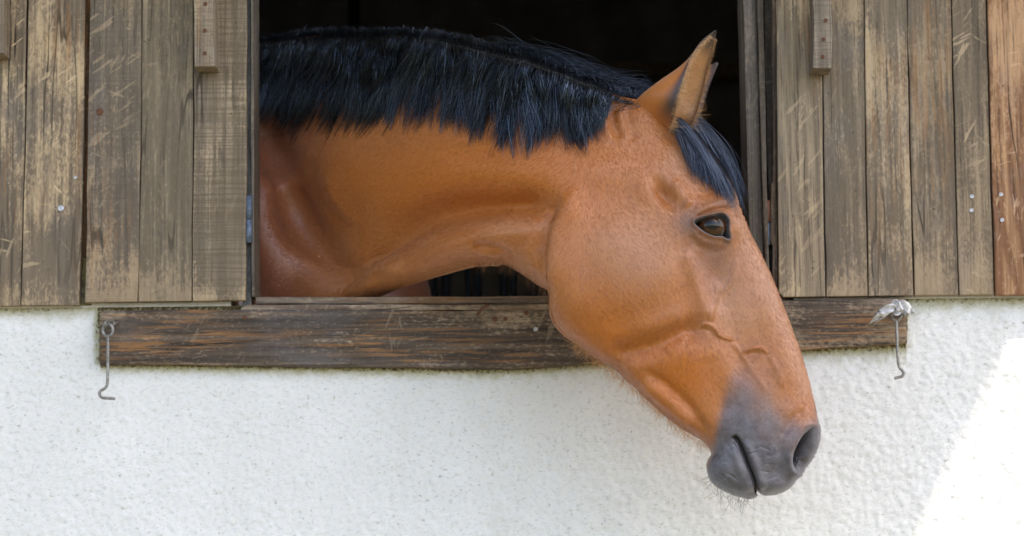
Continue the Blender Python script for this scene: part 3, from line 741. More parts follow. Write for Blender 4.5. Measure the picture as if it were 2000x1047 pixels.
# poll, ear base
blob(1262, 228, 48, 40, -30, 16); blob(1310, 268, 22, 14, 20, -7); ridge([(1195, 205), (1200, 240), (1212, 275)], 10, -6); ridge([(1222, 212), (1226, 245), (1240, 280)], 10, -4)
ridge([(1210, 208), (1213, 245), (1226, 276)], 8, 4); ridge([(1180, 220), (1183, 250), (1195, 280)], 8, 4)
blob(1180, 330, 70, 36, 15, 6)
# jaw angle over the throat
step([(1110, 690), (1092, 600), (1076, 540), (1073, 480), (1084, 425), (1110, 380), (1150, 350)], 10, 25, 52, .25)
blob(1170, 520, 60, 110, 0, 6)
ridge([(1088, 590), (1068, 530), (1066, 475), (1078, 425), (1105, 385)], 15, -13)
# cheek
blob(1225, 545, 130, 125, 40, 9, 4)
ridge([(1175, 690), (1230, 684), (1290, 668), (1340, 648), (1385, 640)], 24, -18); ridge([(1160, 660), (1230, 655), (1300, 632), (1350, 612)], 26, 6)
step([(1385, 640), (1352, 585), (1345, 520), (1352, 470)], 24, -4, 90)
ridge([(1335, 480), (1352, 530), (1372, 585), (1388, 632)], 16, 9)
ridge([(1395, 500), (1412, 560), (1428, 620), (1440, 690), (1470, 760)], 26, -7)
ridge([(1440, 470), (1470, 540), (1500, 620), (1525, 700), (1545, 770)], 24, 4)
# veins and folds
ridge([(1405, 545), (1400, 580), (1389, 615), (1384, 634)], 5, 4); ridge([(1366, 634), (1385, 634), (1398, 644), (1406, 655), (1424, 661), (1440, 662)], 3.2, 5.5, .15)
ridge([(1366, 643), (1384, 645), (1396, 656), (1408, 665)], 4, -2.5)
ridge([(1447, 690), (1460, 683), (1478, 680), (1490, 683), (1500, 692)], 2.8, 4.5, .2); ridge([(1452, 697), (1470, 689), (1490, 692)], 3.2, -2)
ridge([(1424, 661), (1450, 690), (1480, 740), (1500, 770)], 5, 2.5); ridge([(1500, 692), (1520, 730), (1528, 760)], 5, 2.5); ridge([(1348, 650), (1330, 668), (1300, 690)], 7, 3)
ridge([(1440, 500), (1432, 545), (1408, 575)], 5, 2)
# lower jaw and lips
ridge([(1240, 720), (1300, 750), (1350, 800), (1392, 868)], 12, -8); ridge([(1250, 745), (1310, 790), (1360, 835)], 14, 6)
blob(1350, 720, 60, 46, 40, 7); ridge([(1380, 690), (1400, 750), (1420, 820)], 22, -4)
ridge([(1394, 846), (1398, 872), (1403, 900)], 7, -4)
blob(1415, 925, 34, 36, 0, 9); blob(1470, 880, 60, 40, 60, 5)
ridge([(1430, 852), (1440, 858), (1451, 878), (1463, 909), (1474, 938), (1482, 968)], 4.2, -17, .06)
ridge([(1424, 868), (1440, 900), (1455, 935), (1464, 968)], 9, 5); ridge([(1452, 858), (1468, 890), (1482, 925), (1492, 960)], 9, 5)
wr = np.random.default_rng(5)
for k in range(13):
    x0, y0 = wr.uniform(1402, 1440), wr.uniform(868, 945); a = R_(wr.uniform(25, 70)); l = wr.uniform(8, 22)
    ridge([(x0 - l * math.cos(a), y0 - l * math.sin(a)), (x0, y0 + wr.normal(0, 2)), (x0 + l * math.cos(a), y0 + l * math.sin(a))], wr.uniform(1.4, 2.6), -wr.uniform(.6, 1.6), .35)
for k in range(12):
    x0, y0 = wr.uniform(1470, 1530), wr.uniform(870, 945); a = R_(wr.uniform(-40, 30)); l = wr.uniform(6, 16)
    ridge([(x0 - l * math.cos(a), y0 - l * math.sin(a)), (x0, y0 + wr.normal(0, 2)), (x0 + l * math.cos(a), y0 + l * math.sin(a))], wr.uniform(1.4, 2.6), -wr.uniform(.5, 1.3), .35)
blob(1520, 925, 36, 22, -20, -5); blob(1505, 950, 40, 16, -5, 5)
# nostril
NOS = catmull([(1586, 839), (1577, 841), (1568, 851), (1558, 868), (1551, 886), (1550, 904), (1557, 917), (1567, 911), (1578, 893), (1586, 866)], 5, True)
nsd = poly_dist(X, Y, NOS)
D += np.where(near, 1, 1) * (7 * np.exp(-((nsd + 9) / 8) ** 2) - 40 * ss(nsd, -2, 12) * np.interp(X, [1558, 1586], [1, .3]))
ridge([(1600, 806), (1570, 815), (1545, 845), (1535, 880), (1540, 915)], 9, 4); ridge([(1575, 800), (1548, 822), (1528, 858)], 10, -4); blob(1532, 895, 12, 26, 10, -5)
blob(1540, 800, 20, 16, 0, 3)
# brow, temple, eye
blob(1296, 378, 34, 15, 52, -19); blob(1262, 372, 24, 24, 0, 5); ridge([(1312, 350), (1335, 385), (1350, 405)], 12, 6)
blob(1392, 432, 52, 40, 8, 14); ridge([(1352, 412), (1378, 398), (1405, 387), (1430, 384)], 13, 2.5)
blob(1440, 440, 12, 26, -18, 3)
ridge([(1345, 455), (1362, 478), (1392, 490), (1420, 486)], 8, -2.5); ridge([(1350, 446), (1366, 466), (1392, 475), (1415, 476)], 6, 1.5)
ridge([(1350, 432), (1371, 419), (1395, 411), (1413, 407), (1426, 403)], 3.0, -6, .1); ridge([(1366, 413), (1385, 404), (1408, 396), (1426, 393)], 6, 3.5, .3)
EYE = catmull([(1355, 434), (1369, 428), (1387, 424), (1403, 422), (1411, 427), (1416, 437), (1417, 450), (1421, 466), (1408, 461), (1395, 460), (1379, 455), (1364, 445)], 4, True)
esd = poly_dist(X, Y, EYE)
D += 3.2 * np.exp(-((esd + 3) / 3.5) ** 2) * (1 + .8 * ss(440 - Y, 0, 10)) - 26 * ss(esd, -1.5, 6)
# soft general unevenness of flesh
def lump(s, seed):
    r = np.random.default_rng(seed); g = gblur(r.standard_normal((120, 70)), 1.0); g /= g.std()
    i = np.clip((X - 200) / s, 0, 118.99); j = np.clip(Y / s, 0, 68.99); i0 = i.astype(int); j0 = j.astype(int); fi, fj = i - i0, j - j0
    fi = fi * fi * (3 - 2 * fi); fj = fj * fj * (3 - 2 * fj)
    return g[i0, j0] * (1 - fi) * (1 - fj) + g[i0 + 1, j0] * fi * (1 - fj) + g[i0, j0 + 1] * (1 - fi) * fj + g[i0 + 1, j0 + 1] * fi * fj
D += .5 * lump(8, 11) * ss(Y, 830, 880) * (X > 1380)
D += 0.8 * lump(38, 3) + 0.35 * lump(16, 4)
edge = np.exp(-(t_at(X, Y) / .006) ** 2)
V2 = V + NRM * (D * 0.0008 * (1 - .6 * edge))[:, None]

# coat and skin pigment, plus sheen and shade painted into the colour
hp, pp, sp_ = pline(X, Y, [(1400, 760), (1440, 780), (1500, 800), (1560, 830)])
muz = ss(Y + 20 * lump(34, 8) + 12 * lump(14, 9), np.interp(X, [1370, 1400, 1450, 1520, 1560, 1600], [830, 700, 650, 690, 775, 790]), np.interp(X, [1370, 1400, 1450, 1520, 1560, 1600], [940, 905, 885, 895, 872, 855]))
muz = np.maximum(muz, np.exp(-(np.clip(-nsd, 0, None) / 16) ** 2) * ss(Y, 800, 835))
muz = muz * ss(X + (Y - 890) * .25, 1372, 1398) * (X > 1350)
muz = np.maximum(muz, .42 * np.exp(-((X - 1398) / 42) ** 2 - ((Y - 500) / 52) ** 2)); muz = np.maximum(muz, .42 * np.exp(-((X - 1345) / 26) ** 2 - ((Y - 438) / 22) ** 2))
muz = np.maximum(muz, .35 * np.exp(-((X - 1405) / 30) ** 2 - ((Y - 400) / 9) ** 2))
eyem = np.exp(-(np.clip(-esd, 0, None) / 4.2) ** 2); eyem = np.maximum(eyem, .45 * np.exp(-((X - 1365) / 48) ** 2 - ((Y - 442) / 38) ** 2))
eyem = np.maximum(eyem, .8 * np.exp(-((X - 1418) / 8) ** 2 - ((Y - 465) / 13) ** 2))
dark = np.maximum(ss(nsd, -4, 4) * np.interp(X, [1560, 1584], [1, .35]), np.exp(-(pline(X, Y, [(1431, 853), (1441, 859), (1451, 878), (1463, 909), (1474, 938), (1482, 968)])[0] / 4) ** 2))  # nostril and mouth slit blackened, their shade put into the colour
mane_root = ss(230 - Y, 0, 30) * ss(1180 - X, 0, 30) * .0
pale = .55 * np.exp(-((X - 1240) / 75) ** 2 - ((Y - 490) / 70) ** 2) + .5 * np.exp(-((X - 1000) / 70) ** 2 - ((Y - 442) / 16) ** 2) + .4 * np.exp(-((X - 1330) / 45) ** 2 - ((Y - 320) / 50) ** 2) + np.exp(-((X - 1440) / 60) ** 2 - ((Y - 590) / 70) ** 2) * .7 + np.exp(-(pline(X, Y, [(1425, 330), (1450, 430), (1500, 540), (1545, 650), (1580, 760)])[0] / 22) ** 2) * .6  # sky sheen on cheek, neck, forehead and nose painted as paler coat
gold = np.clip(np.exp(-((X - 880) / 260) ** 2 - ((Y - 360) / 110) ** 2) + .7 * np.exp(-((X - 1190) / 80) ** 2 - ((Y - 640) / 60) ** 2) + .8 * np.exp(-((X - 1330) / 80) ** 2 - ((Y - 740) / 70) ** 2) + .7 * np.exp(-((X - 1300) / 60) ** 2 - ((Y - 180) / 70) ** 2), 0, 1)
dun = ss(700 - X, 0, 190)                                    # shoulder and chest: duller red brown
black_pts = ss(Y, 0, 1) * 0

# trunk and legs inside the stable, one mesh with the neck
def tube_body(ctrl, rad, sides=28, n=6, flat=1.0):
    path = catmull(np.array(ctrl, float), n); rr = catmull(np.array([(r, 0) for r in rad], float), n)[:, 0]
    Vt, qt = tube_arrays(path[None], rr[None], sides); return Vt, qt, len(path), sides
bp = lambda px, py, y: P(px, py, y)
n0 = bp(420, 430, .42)
parts = [tube_body([n0 + [.16, -.02, -.02], n0, n0 + [-.35, .22, .0], n0 + [-.8, .55, -.02], n0 + [-1.15, .85, .04], n0 + [-1.4, 1.02, .02]], [.08, .26, .30, .33, .29, .06])]
for dx, dy, hind in ((-.08, .02, 0), (.10, .26, 0), (-1.16, .62, 1), (-1.0, .98, 1)):
    b = np.array([n0[0] + dx, n0[1] + dy, 0])
    if hind: ctrl = [b + [0, 0, 1.15], b + [.08, 0, .85], b + [-.1, 0, .5], b + [-.04, 0, .28], b + [0, 0, .09], b + [.05, 0, 0.005]]; rad = [.17, .12, .055, .036, .042, .06]
    else: ctrl = [b + [0, 0, 1.1], b + [-.02, 0, .8], b + [0, 0, .45], b + [0, 0, .25], b + [0, 0, .09], b + [.05, 0, 0.005]]; rad = [.12, .085, .048, .032, .04, .06]
    parts.append(tube_body(ctrl, rad))
# the far side of the chest, dim under the neck
c0 = bp(700, 660, .56); parts.append(tube_body([c0 + [-.2, 0, .22], c0 + [-.03, 0, .10], c0 + [.02, 0, -.08], c0 + [.0, 0, -.35]], [.10, .14, .12, .09]))
faces_q, faces_t = [], []
nl_ = len(me.polygons); ls = np.empty(nl_, np.int32); lt = np.empty(nl_, np.int32); me.polygons.foreach_get("loop_start", ls); me.polygons.foreach_get("loop_total", lt)
vi = np.empty(len(me.loops), np.int32); me.loops.foreach_get("vertex_index", vi)
q4 = ls[lt == 4]; q3 = ls[lt == 3]
FQ = [vi[q4[:, None] + np.arange(4)]]; FT = vi[q3[:, None] + np.arange(3)] if len(q3) else None
VV = [V2]; off = nv
for Vt, qt, npth, sd2 in parts: VV.append(Vt); FQ.append(qt + off); off += len(Vt)

# ears: rolled leaves, opening forward
EV = np.array([0, .2, .4, .6, .75, .9, 1.0])
EL = np.array([(1222, 232), (1246, 192), (1285, 160), (1320, 136), (1345, 114), (1370, 80), (1396, 59)], float)
EN = np.array([(1302, 272), (1312, 240), (1322, 200), (1334, 158), (1347, 120), (1371, 86), (1399, 59)], float)
ER = np.array([(1330, 255), (1350, 238), (1365, 208), (1376, 168), (1383, 131), (1392, 93), (1401, 61)], float)
ED = np.array([.014, .030, .038, .034, .026, .012, .001])
def ear(mirror):
    nvv, nu = 46, 33; v = np.linspace(0, 1, nvv)
    ci = lambda A: np.stack([np.interp(np.linspace(0, (len(EV) - 1) * 6, 200) / 6, np.arange(len(EV)), EV)] , 0)
    vs = catmull(np.stack([EV, EV], -1), 6)[:, 0]
    L = np.stack([np.interp(v, vs, catmull(EL, 6)[:, k]) for k in (0, 1)], -1); Nn = np.stack([np.interp(v, vs, catmull(EN, 6)[:, k]) for k in (0, 1)], -1)
    Rr = np.stack([np.interp(v, vs, catmull(ER, 6)[:, k]) for k in (0, 1)], -1); dd = np.interp(v, vs, catmull(np.stack([ED, ED], -1), 6)[:, 0])
    uu = np.linspace(-1, 1, nu)
    th = uu * math.pi * .5
    b = np.cos(th)[None, :, None]; s = np.sin(th)[None, :]
    px = (Nn[:, None] * (1 - (s[..., None] + 1) / 2) + Rr[:, None] * ((s[..., None] + 1) / 2)) * (1 - b) + L[:, None] * b
    yc = C_of_x(P(1300, 200, -.25)[0]) - .040 - .026 * ss(v, 0, .35) - .012 * v
    yd = yc[:, None] + dd[:, None] * s * 1.0
    W = P(px[..., 0], px[..., 1], yc[:, None] + 0 * yd); W[..., 1] = yd
    # two skins
    du = np.gradient(W, axis=1); dv = np.gradient(W, axis=0); nn = np.cross(du, dv); nn /= np.linalg.norm(nn, axis=2, keepdims=True) + 1e-9
    mid = W.mean(1, keepdims=True); inward = np.sign(((mid - W) * nn).sum(-1, keepdims=True)); inward[inward == 0] = 1
    inw = np.where(np.abs(uu)[None, :, None] < .9, inward, inward[:, [nu // 2]])
    Win = W + nn * inw * (0.0035 * np.minimum(1, (1 - v) * 6 + .15))[:, None, None]
    A_ = np.stack([W, Win], 0).reshape(-1, 3)
    idx = np.arange(nvv * nu).reshape(nvv, nu); o = nvv * nu
    q1 = np.stack([idx[:-1, :-1], idx[1:, :-1], idx[1:, 1:], idx[:-1, 1:]], -1).reshape(-1, 4); q2 = (q1 + o)[:, ::-1]
    ring = [np.stack([idx[:-1, k], idx[:-1, k] + o, idx[1:, k] + o, idx[1:, k]], -1) for k in (0, nu - 1)]
    ring.append(np.stack([idx[-1, :-1], idx[-1, 1:], idx[-1, 1:] + o, idx[-1, :-1] + o], -1))
    rim = np.concatenate([np.broadcast_to(np.maximum((1 - ss(1 - np.abs(uu)[None], .10, .42)) * ss(v, .0, .3)[:, None], ss(v, .78, .95)[:, None]), (nvv, nu)).ravel(),
                          np.broadcast_to(np.maximum(np.where(uu[None] < 0, 1 - ss(1 - np.abs(uu)[None], .10, .62), .7 * (1 - ss(1 - np.abs(uu)[None], .02, .14))) * ss(v, .0, .3)[:, None], ss(v, .80, .95)[:, None]), (nvv, nu)).ravel()])
    inner = np.concatenate([np.zeros(o), np.ones(o)])
    if mirror:
        c = C_of_x(A_[:, 0]).mean(); A_ = A_.copy(); A_[:, 1] = 2 * c - A_[:, 1]
        piv = A_[:nu].mean(0); a = R_(6.5); d = A_ - piv; A_ = piv + np.stack([d[:, 0] * math.cos(a) + d[:, 2] * math.sin(a), d[:, 1], -d[:, 0] * math.sin(a) + d[:, 2] * math.cos(a)], -1)
    return A_, np.vstack([q1, q2] + ring), rim, inner, W
ATT = {k: [v] for k, v in dict(muzzle=muz, eyelid=eyem, dark=dark, pale=pale, gold=gold, dun=dun).items()}
ATT["rim"] = [np.zeros(nv)]; ATT["inner"] = [np.zeros(nv)]
npart = off - nv
for k in ATT: ATT[k].append(np.full(npart, 1.0 if k == "dun" else 0.0))
EAR_W = None
for mir in (False, True):
    Ve, Qe, rim, inner, We = ear(mir)
    if not mir: EAR_W = We
    VV.append(Ve); FQ.append(Qe + off); off += len(Ve)
    for k in ATT: ATT[k].append(rim if k == "rim" else inner if k == "inner" else np.full(len(Ve), .35 if k == "gold" else 0.0))
bpy.data.meshes.remove(me)
me = np_mesh("horse", np.vstack(VV), np.vstack(FQ), FT)

def coat_material():
    T = NT("bay horse coat"); c = T.coord("Object")
    flow = T.map(c, (1, 1, 1), rot=(0, R_(35), 0))
    hair = T.noise(T.map(flow, (900, 900, 260)), 1.0, 3, 0.6); hair2 = T.noise(T.map(flow, (420, 420, 150)), 1.0, 4, 0.65); big = T.noise(c, 14, 4, 0.55); mid = T.noise(c, 55, 4, 0.6)
    base = T.mix(T.step(big, .3, .7), (0.40, 0.126, 0.026), (0.47, 0.168, 0.045))
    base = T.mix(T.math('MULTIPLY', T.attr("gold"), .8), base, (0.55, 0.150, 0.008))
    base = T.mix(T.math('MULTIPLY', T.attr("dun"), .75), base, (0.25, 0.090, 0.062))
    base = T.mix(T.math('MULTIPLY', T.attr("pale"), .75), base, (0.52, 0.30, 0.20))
    base = T.mix(T.math('MULTIPLY', T.step(hair, .40, .75), .35), base, T.mix(.5, base, (0.62, 0.36, 0.17)))
    base = T.mix(T.math('MULTIPLY', T.step(hair2, .45, .8), .30), base, T.mix(.6, base, (0.10, 0.035, 0.012)))
    base = T.mix(T.math('MULTIPLY', T.attr("inner"), .85), base, (0.50, 0.28, 0.13))
    skin = T.mix(T.step(mid, .3, .7), (0.058, 0.064, 0.084), (0.130, 0.138, 0.168))
    skin = T.mix(T.math('MULTIPLY', T.step(T.noise(c, 260, 3, .6), .55, .75), .4), skin, (0.22, 0.19, 0.18))
    col = T.mix(T.math('MULTIPLY', T.attr("muzzle"), .96), base, skin)
    col = T.mix(T.attr("eyelid"), col, (0.060, 0.060, 0.070))
    col = T.mix(T.math('MULTIPLY', T.attr("rim"), .95), col, (0.028, 0.024, 0.028))
    col = T.mix(T.attr("dark"), col, (0.02, 0.018, 0.02))
    h = T.math('ADD', hair, T.math('MULTIPLY', hair2, .6))
    nb = T.bump(h, .10, .0012); nb = T.bump(mid, .10, .004, nb)
    wr = T.noise(T.map(c, (1, 1, 1.6), rot=(0, R_(-30), 0)), 190, 4, .65, .4)
    T2 = T.new("ShaderNodeBump"); T.put(T2.inputs["Height"], wr); T2.inputs["Distance"].default_value = .0012; T.put(T2.inputs["Strength"], T.math('MULTIPLY', T.attr("muzzle"), .5)); T.put(T2.inputs["Normal"], nb)
    rough = T.math('ADD', .38, T.math('MULTIPLY', hair, .1))
    return T.set(Base_Color=col, Roughness=rough, Specular_IOR_Level=T.math('SUBTRACT', .7, T.math('MULTIPLY', T.attr('gold'), .45)), Sheen_Weight=.25, Sheen_Roughness=.4, Sheen_Tint=(1, .95, .93, 1), Normal=T2.outputs[0])
horse = link("horse", me, coat_material(), None, True)
for k, a in ATT.items(): set_attr(me, k, np.concatenate(a))
tag(horse, "bay horse with black mane leaning its head out over the window sill", "horse")

# eyes
rimv = near & (esd > -5) & (esd < -1)
y_rim = V2[rimv, 1].mean(); ER_ = 0.0235
ec = P(1392, 440, y_rim); ec[1] = y_rim + ER_ - .0040
def eye_mat():
    T = NT("dark horse eye"); g = T.coord("Object"); s = T.sep(g)
    r = T.math('SQRT', T.math('ADD', T.math('POWER', T.math('MULTIPLY', s[0], .75), 2.0), T.math('POWER', T.math('MULTIPLY', s[2], 1.25), 2.0)))
    fib = T.noise(T.map(g, (160, 160, 160)), 1, 4, .6)
    iris = T.mix(T.step(fib, .3, .7), (0.035, 0.014, 0.006), (0.075, 0.03, 0.011))
    col = T.mix(T.step(r, .0075, .0095), (0.003, 0.003, 0.004), iris); col = T.mix(T.step(r, .0150, .0175), col, (0.02, 0.014, 0.012))
    return T.set(Base_Color=col, Roughness=.05, Specular_IOR_Level=.5)
em = eye_mat()
for mir in (0, 1):
    bm = bmesh.new(); bmesh.ops.create_uvsphere(bm, u_segments=40, v_segments=28, radius=ER_)
    for v in bm.verts:                                       # corneal bulge
        k = max(0.0, -v.co.y / ER_); v.co.y -= .0022 * k ** 6
    c = ec.copy()
    if mir:
        c[1] = 2 * float(C_of_x(c[0])) - c[1]
        for v in bm.verts: v.co.y *= -1
    o = bm_obj("eye", bm, em, None, True); o.location = Vector(c); o.parent = horse

# hair
def hair_mat(name, col, rough=.38, spec=.6, var=.5, blue=None):
    T = NT(name); c = T.coord("Object"); n = T.noise(c, 40, 3, .6); n2 = T.attr("tone")
    dk = tuple(x * (1 - var) for x in col); lt = tuple(min(1, x * (1 + var)) for x in col)
    m = T.set(Base_Color=T.mix(n2, dk, lt), Roughness=rough, Specular_IOR_Level=spec)
    if spec >= 1: T.set(IOR=1.85, Specular_IOR_Level=T.math('ADD', .16, T.math('MULTIPLY', T.math('POWER', n2, 2.0), 1.0)), Specular_Tint=(.56, .74, 1, 1))
    return m
def strands(name, paths, r, mat, sides=3, tip=.25, tone=None):
    n, m, _ = paths.shape
    prof = np.interp(np.linspace(0, 1, m), [0, .1, .65, 1], [.7, 1, .9, tip])
    Vh, qh = tube_arrays(paths, np.asarray(r)[:, None] * prof[None], sides)
    me_ = np_mesh(name, Vh, qh); o = link(name, me_, mat, None, True)
    tn = rng.random(n) if tone is None else tone
    set_attr(me_, "tone", np.repeat(tn, m * sides)); o.parent = horse
    return o
def lift_paths(px, py, lift, sidey=None):
    """photo-pixel paths laid on the near side of the body at a height above the coat"""
    t = t_at(px, py); return t, C_px(px, py)

CREST = catmull([(440, 92), (497, 84), (560, 68), (640, 60), (760, 60), (850, 63), (900, 72), (960, 88), (1030, 106), (1100, 132), (1160, 156), (1200, 172), (1240, 182)], 8)
CRL = np.concatenate([[0], np.cumsum(np.linalg.norm(np.diff(CREST, axis=0), axis=1))]); CRL /= CRL[-1]
def crest(s): return np.stack([np.interp(s, CRL, CREST[:, 0]), np.interp(s, CRL, CREST[:, 1])], -1)
TIPX = [440, 497, 560, 640, 740, 800, 840, 890, 930, 985, 1020, 1060, 1100, 1130, 1165, 1200]
TIPY = [220, 236, 248, 250, 246, 242, 238, 240, 262, 300, 292, 266, 262, 282, 262, 190]
def mane():
    m = 16; sg = np.linspace(0, 1, m)
    allp, tones, rads = [], [], []
    ncl = 430
    w1 = np.cumsum(rng.normal(0, .35, ncl)); w2 = np.interp(np.arange(ncl), np.arange(0, ncl + 12, 12), rng.normal(0, 1, len(np.arange(0, ncl + 12, 12))))
    cs = .925 * np.sort((np.arange(ncl) + rng.random(ncl)) / ncl)
    layer = rng.random(ncl)
    for ci, (s0, ly) in enumerate(zip(cs, layer)):
        root = crest(np.array([s0]))[0]
        # lean: hair at the left end sweeps left, towards the ears it falls straight or curls
        lean = np.interp(root[0], [440, 600, 850, 980, 1150, 1240], [-62, -56, -40, -14, 6, 10]) + rng.normal(0, 9) + 13 * w2[ci]
        tx = root[0] + lean + rng.normal(0, 5)
        full = np.interp(tx, TIPX, TIPY) + rng.normal(0, 6) + 5 * w2[ci]
        frac = 1.0 - abs(rng.normal(0, .05)) if ly < .5 else (rng.uniform(.56, .72) if ly < .88 else rng.uniform(.35, .55))
        ty = root[1] + (full - root[1]) * frac
        k = int(rng.integers(18, 34)); wroot = rng.uniform(6, 11); wtip = rng.choice([1.5, 3, 6, 10])
        base_l = (.004 + .013 * ly) + rng.normal(0, .003)
        wav = (13 if root[0] < 950 else 17) * (.55 + .6 * abs(w2[ci])) + rng.normal(0, 4); ph = w1[ci] + rng.normal(0, .5); fq = rng.uniform(.75, 1.25)
        jr_ = rng.normal(0, 1, k); jt_ = rng.normal(0, 1, k); ln = np.clip(rng.normal(1, .10, k), .55, 1.12)
        rx = root[0] + jr_ * wroot; rs = np.interp(rx, CREST[:, 0], CREST[:, 1]) + rng.normal(1, 4.5, k)
        ex = tx + jt_ * wtip + jr_ * wroot * .25; ey = root[1] + (ty - root[1]) * ln
        u_ = sg[None]; bow = np.interp(root[0], [440, 700, 900, 1200], [16, 18, 12, 4])
        px = rx[:, None] * (1 - u_) + ex[:, None] * u_ + bow * np.sin(u_ * math.pi) * .8 + wav * np.sin(u_ * 6.28 * fq + ph) * u_ * .6 + rng.normal(0, 2.2, k)[:, None] * np.sin(u_ * 5 + rng.uniform(0, 6, k)[:, None]) * u_
        py = rs[:, None] + (ey - rs)[:, None] * (u_ ** 1.12) - 7 * np.sin(np.clip(u_ * 3.2, 0, 1) * math.pi) * rng.uniform(.3, 1.1, k)[:, None]
        allp.append((px, py, base_l + rng.normal(0, .0012, k)[:, None] + .013 * np.sin(np.clip(u_ * 1.15, 0, 1) * math.pi) * (ly > .5) * (.6 + .5 * abs(w2[ci])) + .004 * np.sin(u_ * math.pi) * (ly <= .5) + .0042 * (1 - np.minimum(np.abs(jr_), 2) / 1.2)[:, None] * ss(u_, 0, .25))); tones.append(np.clip(rng.normal(.42, .16) + rng.normal(0, .26, k), 0, 1)); rads.append(np.where(rng.random(k) < .25, rng.uniform(.0005, .0008, k), rng.uniform(.00028, .00046, k)))
    # loose flyaway hair
    k = 900; s0 = rng.random(k); root = crest(s0); u_ = sg[None]
    ex = root[:, 0] + rng.normal(-15, 30, k); ey = root[:, 1] + (np.interp(ex, TIPX, TIPY) - root[:, 1]) * rng.uniform(.3, 1.06, k)
    px = root[:, :1] * (1 - u_) + ex[:, None] * u_ + rng.normal(0, 10, k)[:, None] * np.sin(u_ * math.pi * rng.uniform(1, 2, k)[:, None]) + 10 * np.sin(u_ * math.pi)
    py = root[:, 1:] + (ey - root[:, 1])[:, None] * u_ - rng.uniform(3, 16, k)[:, None] * np.sin(np.clip(u_ * 3, 0, 1) * math.pi)
    allp.append((px, py, .018 + rng.uniform(0, .006, k)[:, None] + 0 * px)); tones.append(rng.uniform(.5, 1, k)); rads.append(np.full(k, .00022))
    # hair combed along the crest towards the poll
    k = 1700; s0 = rng.uniform(.62, .99, k); root = crest(s0); run = rng.uniform(60, 150, k)
    ex = root[:, 0] + run; ex = np.minimum(ex, rng.uniform(1255, 1312, k)); ey = np.interp(ex, [900, 1000, 1100, 1200, 1250, 1310], [78, 98, 135, 164, 176, 200]) + rng.normal(4, 13, k)
    px = root[:, :1] * (1 - u_) + ex[:, None] * u_; py = (root[:, 1] + rng.normal(9, 14, k))[:, None] * (1 - u_) + ey[:, None] * u_ - rng.uniform(0, 12, k)[:, None] * np.sin(u_ * math.pi) + rng.normal(0, 2, k)[:, None] * np.sin(u_ * 9)
    allp.append((px, py, .007 + rng.uniform(0, .008, k)[:, None] + 0 * px)); tones.append(rng.random(k)); rads.append(rng.uniform(.00026, .0004, k))
    px = np.vstack([a[0] for a in allp]); py = np.vstack([a[1] for a in allp]); lf = np.vstack([np.broadcast_to(a[2], a[0].shape) for a in allp])
    t = t_at(px, py); over = ss(sg, -.12, .30)[None]
    c = C_px(px, py); W = P(px, py, c)
    rn = rng.normal(0, .010, len(px))[:, None] * (1 - over)
    for _ in range(4):
        y = c - t - lf * over + rn; W = P(px, py, y)
        qx, qy = proj(np.stack([W[..., 0], C_of_x(W[..., 0]), W[..., 2]], -1)); t = t_at(qx, qy); c = C_of_x(W[..., 0])
    o = strands("mane", W, np.concatenate(rads), hair_mat("black mane hair", (0.006, 0.0065, 0.009), .23, 1.0, .75), 3, .25, np.concatenate(tones))
    return o
mane()
def forelock():
    m = 14; sg = np.linspace(0, 1, m)[None]; P_, T_ = [], []
    for _ in range(120):
        k = 20; a = rng.random()
        r0 = np.array([1312, 236]) + a * np.array([44, -8]) + rng.normal(0, 3, 2)
        e0 = np.array([1352 + 92 * a ** .8, 332 + 52 * a]) + rng.normal(0, [5, 13])
        jx = rng.normal(0, 1, (k, 2)); ln = np.clip(rng.normal(1, .1, k), .6, 1.15)
        rx = r0[0] + jx[:, 0] * 5; ry = r0[1] + jx[:, 1] * 4; ex = r0[0] + (e0[0] - r0[0]) * ln + jx[:, 0] * 5; ey = r0[1] + (e0[1] - r0[1]) * ln + jx[:, 1] * 6
        bowx = rng.normal(8, 4) + rng.normal(0, 2, k)
        px = rx[:, None] * (1 - sg) + ex[:, None] * sg + bowx[:, None] * np.sin(sg * math.pi); py = ry[:, None] * (1 - sg) + ey[:, None] * sg - 7 * np.sin(sg * math.pi)
        lf = rng.uniform(.003, .014)
        sd3 = rng.uniform(-.01, .03) * a; t = t_at(px, py); c = C_px(px, py); kk = 1.0
        for _ in range(4):
            W = P(px, py, c - t * kk - lf + sd3); qx, qy = proj(np.stack([W[..., 0], C_of_x(W[..., 0]), W[..., 2]], -1)); t = t_at(qx, qy); c = C_of_x(W[..., 0])
        P_.append(W); T_.append(np.clip(rng.normal(.5, .12) + rng.normal(0, .2, k), 0, 1))
    o = strands("forelock", np.vstack(P_), rng.uniform(.00028, .00042, 120 * 20), hair_mat("black forelock hair", (0.009, 0.009, 0.014), .32, 1.0, .5), 3, .25, np.concatenate(T_))
forelock()
